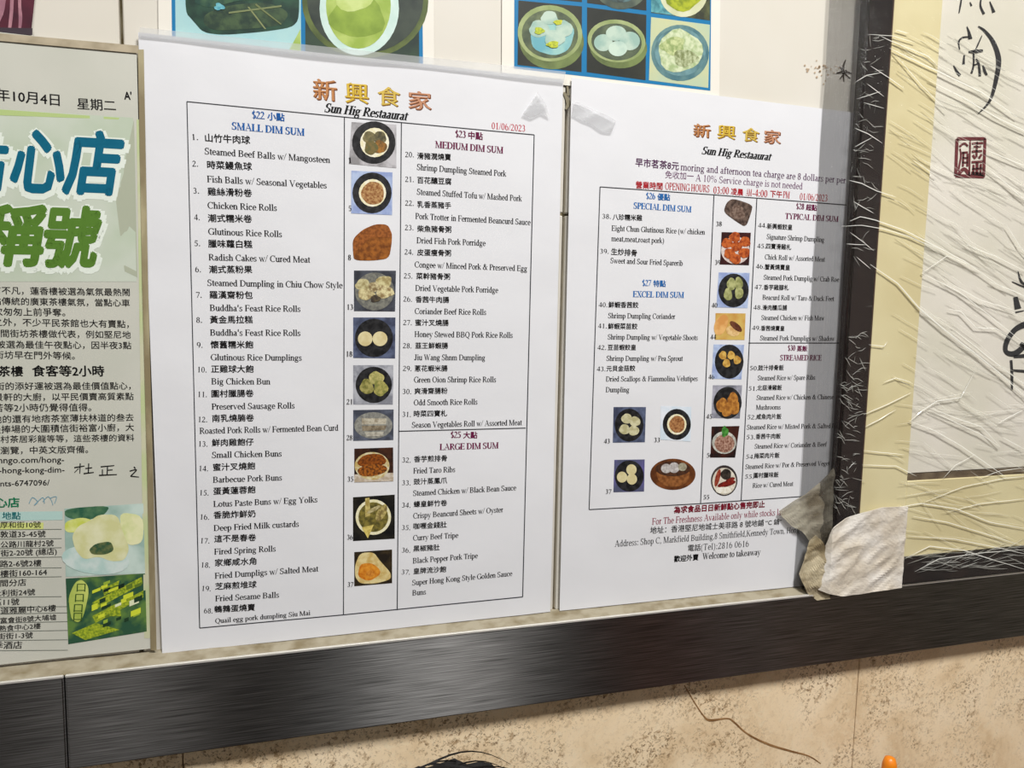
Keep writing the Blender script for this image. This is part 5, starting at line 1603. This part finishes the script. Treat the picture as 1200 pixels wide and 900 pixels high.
# face details on the side turned away from the wall
fv = obj('face', [], [], skin_m, body)
bm = bmesh.new()
bmesh.ops.create_uvsphere(bm, u_segments=24, v_segments=16, radius=1)
for v in bm.verts:
    v.co = Vector((v.co.x * .068, v.co.y * .082, v.co.z * .098))
    if v.co.y < -0.03:
        v.co.y -= 0.018 * math.exp(-((v.co.x / .012) ** 2) - ((v.co.z + .015) / .022) ** 2)
        v.co.y += 0.008 * math.exp(-((abs(v.co.x) - .03) / .014) ** 2 - ((v.co.z - .008) / .012) ** 2)
        v.co.y -= 0.006 * math.exp(-((v.co.x / .022) ** 2) - ((v.co.z + .052) / .008) ** 2)
    v.co += Vector((hd.x, hd.y - 0.008, hd.z - 0.01))
bm.to_mesh(fv.data)
bm.free()
for s in (-1, 1):
    box('eye', hd.x + s * .03 - .008, hd.x + s * .03 + .008, hd.y - .086, hd.y - .078, hd.z - .006, hd.z + .002, hair_m, body, 0.002)
    # hands, five short curled fingers each
    hn = [((x + s * .09, y - .33, zs_ - 0.34), .024), ((x + s * .07, y - .39, zs_ - 0.345), (.036, .016))]
    he = [(0, 1)]
    for k in range(4):
        fx = x + s * (.045 + .018 * k)
        hn += [((fx, y - .425, zs_ - 0.345), .010), ((fx, y - .46 + .004 * abs(k - 1.5), zs_ - 0.36), .008)]
        he += [(1, len(hn) - 2), (len(hn) - 2, len(hn) - 1)]
    hn += [((x + s * .035, y - .37, zs_ - 0.345), .011), ((x + s * .02, y - .40, zs_ - 0.36), .009)]
    he += [(1, len(hn) - 2), (len(hn) - 2, len(hn) - 1)]
    skinned('hand', hn, he, skin_m, body, 1, 1)
hc = bmesh.new()
bmesh.ops.create_uvsphere(hc, u_segments=36, v_segments=24, radius=1)
for v in list(hc.verts):
    if v.co.z < -0.25 and v.co.y < 0.1 or v.co.z < -0.75:
        hc.verts.remove(v)
for v in hc.verts:
    k = 1 + 0.02 * math.sin(v.co.x * 26) + 0.02 * noise.noise(v.co * 5)
    v.co = Vector((v.co.x * .083 * k, v.co.y * .098 * k, v.co.z * .100 * k)) + hd + Vector((0, .006, .006))
hme = bpy.data.meshes.new('hair')
hc.to_mesh(hme)
hc.free()
hme.materials.append(hair_m)
ho = bpy.data.objects.new('hair', hme)
COL.objects.link(ho)
ho.parent = body
ho.matrix_parent_inverse = PINV(body)
# loose locks sweeping over the crown to the right
vs, fs = [], []
rr = random.Random(5)
top = hd + Vector((-0.012, 0, 0.106))
for k in range(170):
    a = rr.uniform(-0.5, 0.5)
    st = top + Vector((rr.uniform(-.018, .006), rr.uniform(-.03, .03), rr.uniform(-.004, .004)))
    ln_ = rr.uniform(.03, .075)
    dr = 1 if rr.random() < .8 else -1
    k0 = len(vs)
    n = 8
    for i in range(n + 1):
        t = i / n
        p = st + Vector((dr * ln_ * t, a * ln_ * t, -0.012 * t - (0.16 if dr > 0 else .5) * (ln_ * t) ** 1.0 * t * (1.0 if dr > 0 else 1.3) + 0.006 * math.sin(t * 3.1)))
        wd = 0.0010 * (1 - .8 * t)
        vs += [tuple(p + Vector((0, -wd, 0))), tuple(p + Vector((0, 0, wd * .9))), tuple(p + Vector((0, wd, 0)))]
    for i in range(n):
        q = k0 + 3 * i
        fs += [(q, q + 1, q + 4, q + 3), (q + 1, q + 2, q + 5, q + 4), (q + 2, q, q + 3, q + 5)]
lk = obj('loose_locks', vs, fs, hair_m, body)
lk['kind'] = 'stuff'

# small table at the right carrying a bottle with an orange tip
bx, bz = P(1043, 889, 0.05)
tz = bz - 0.15
tb = thing('side_table', 'brown wooden table below the view, against the marble at the right', 'table', (bx, -0.2, 0))
box('tabletop', bx - .12, bx + .35, -0.5, -0.02, tz - 0.03, tz, wood, tb, 0.004)
for sx in (-.09, .32):
    for sy in (-.47, -.05):
        box('leg', bx + sx - .02, bx + sx + .02, sy - .02, sy + .02, 0, tz - 0.03, wood, tb, 0.003)
bt = thing('sauce_bottle', 'small bottle whose orange tip pokes in at the bottom right edge', 'bottle', (bx, -0.05, tz))


def lathe(name, prof, loc, material, parent, n=24):
    vs, fs = [], []
    for r, z in prof:
        for k in range(n):
            a = 2 * math.pi * k / n
            vs.append((loc[0] + r * math.cos(a), loc[1] + r * math.sin(a), loc[2] + z))
    for j in range(len(prof) - 1):
        for k in range(n):
            fs.append((j * n + k, j * n + (k + 1) % n, (j + 1) * n + (k + 1) % n, (j + 1) * n + k))
    fs.append(tuple(range(n - 1, -1, -1)))
    fs.append(tuple((len(prof) - 1) * n + k for k in range(n)))
    return obj(name, vs, fs, material, parent, True)


lathe('glass_body', [(.020, 0), (.024, .004), (.024, .07), (.018, .09), (.009, .105), (.0085, .12)], (bx, -0.05, tz), mat('dark_bottle', (60, 26, 14), 0.1, 0.5), bt)
lathe('cap', [(.0088, .119), (.0088, .125), (.0070, .132), (.0062, .145), (.0045, .1505), (.0015, .152)], (bx, -0.05, tz), mat('orange_cap', (230, 130, 20), 0.35, 0.5), bt).__setitem__('label', 'orange rounded cap')
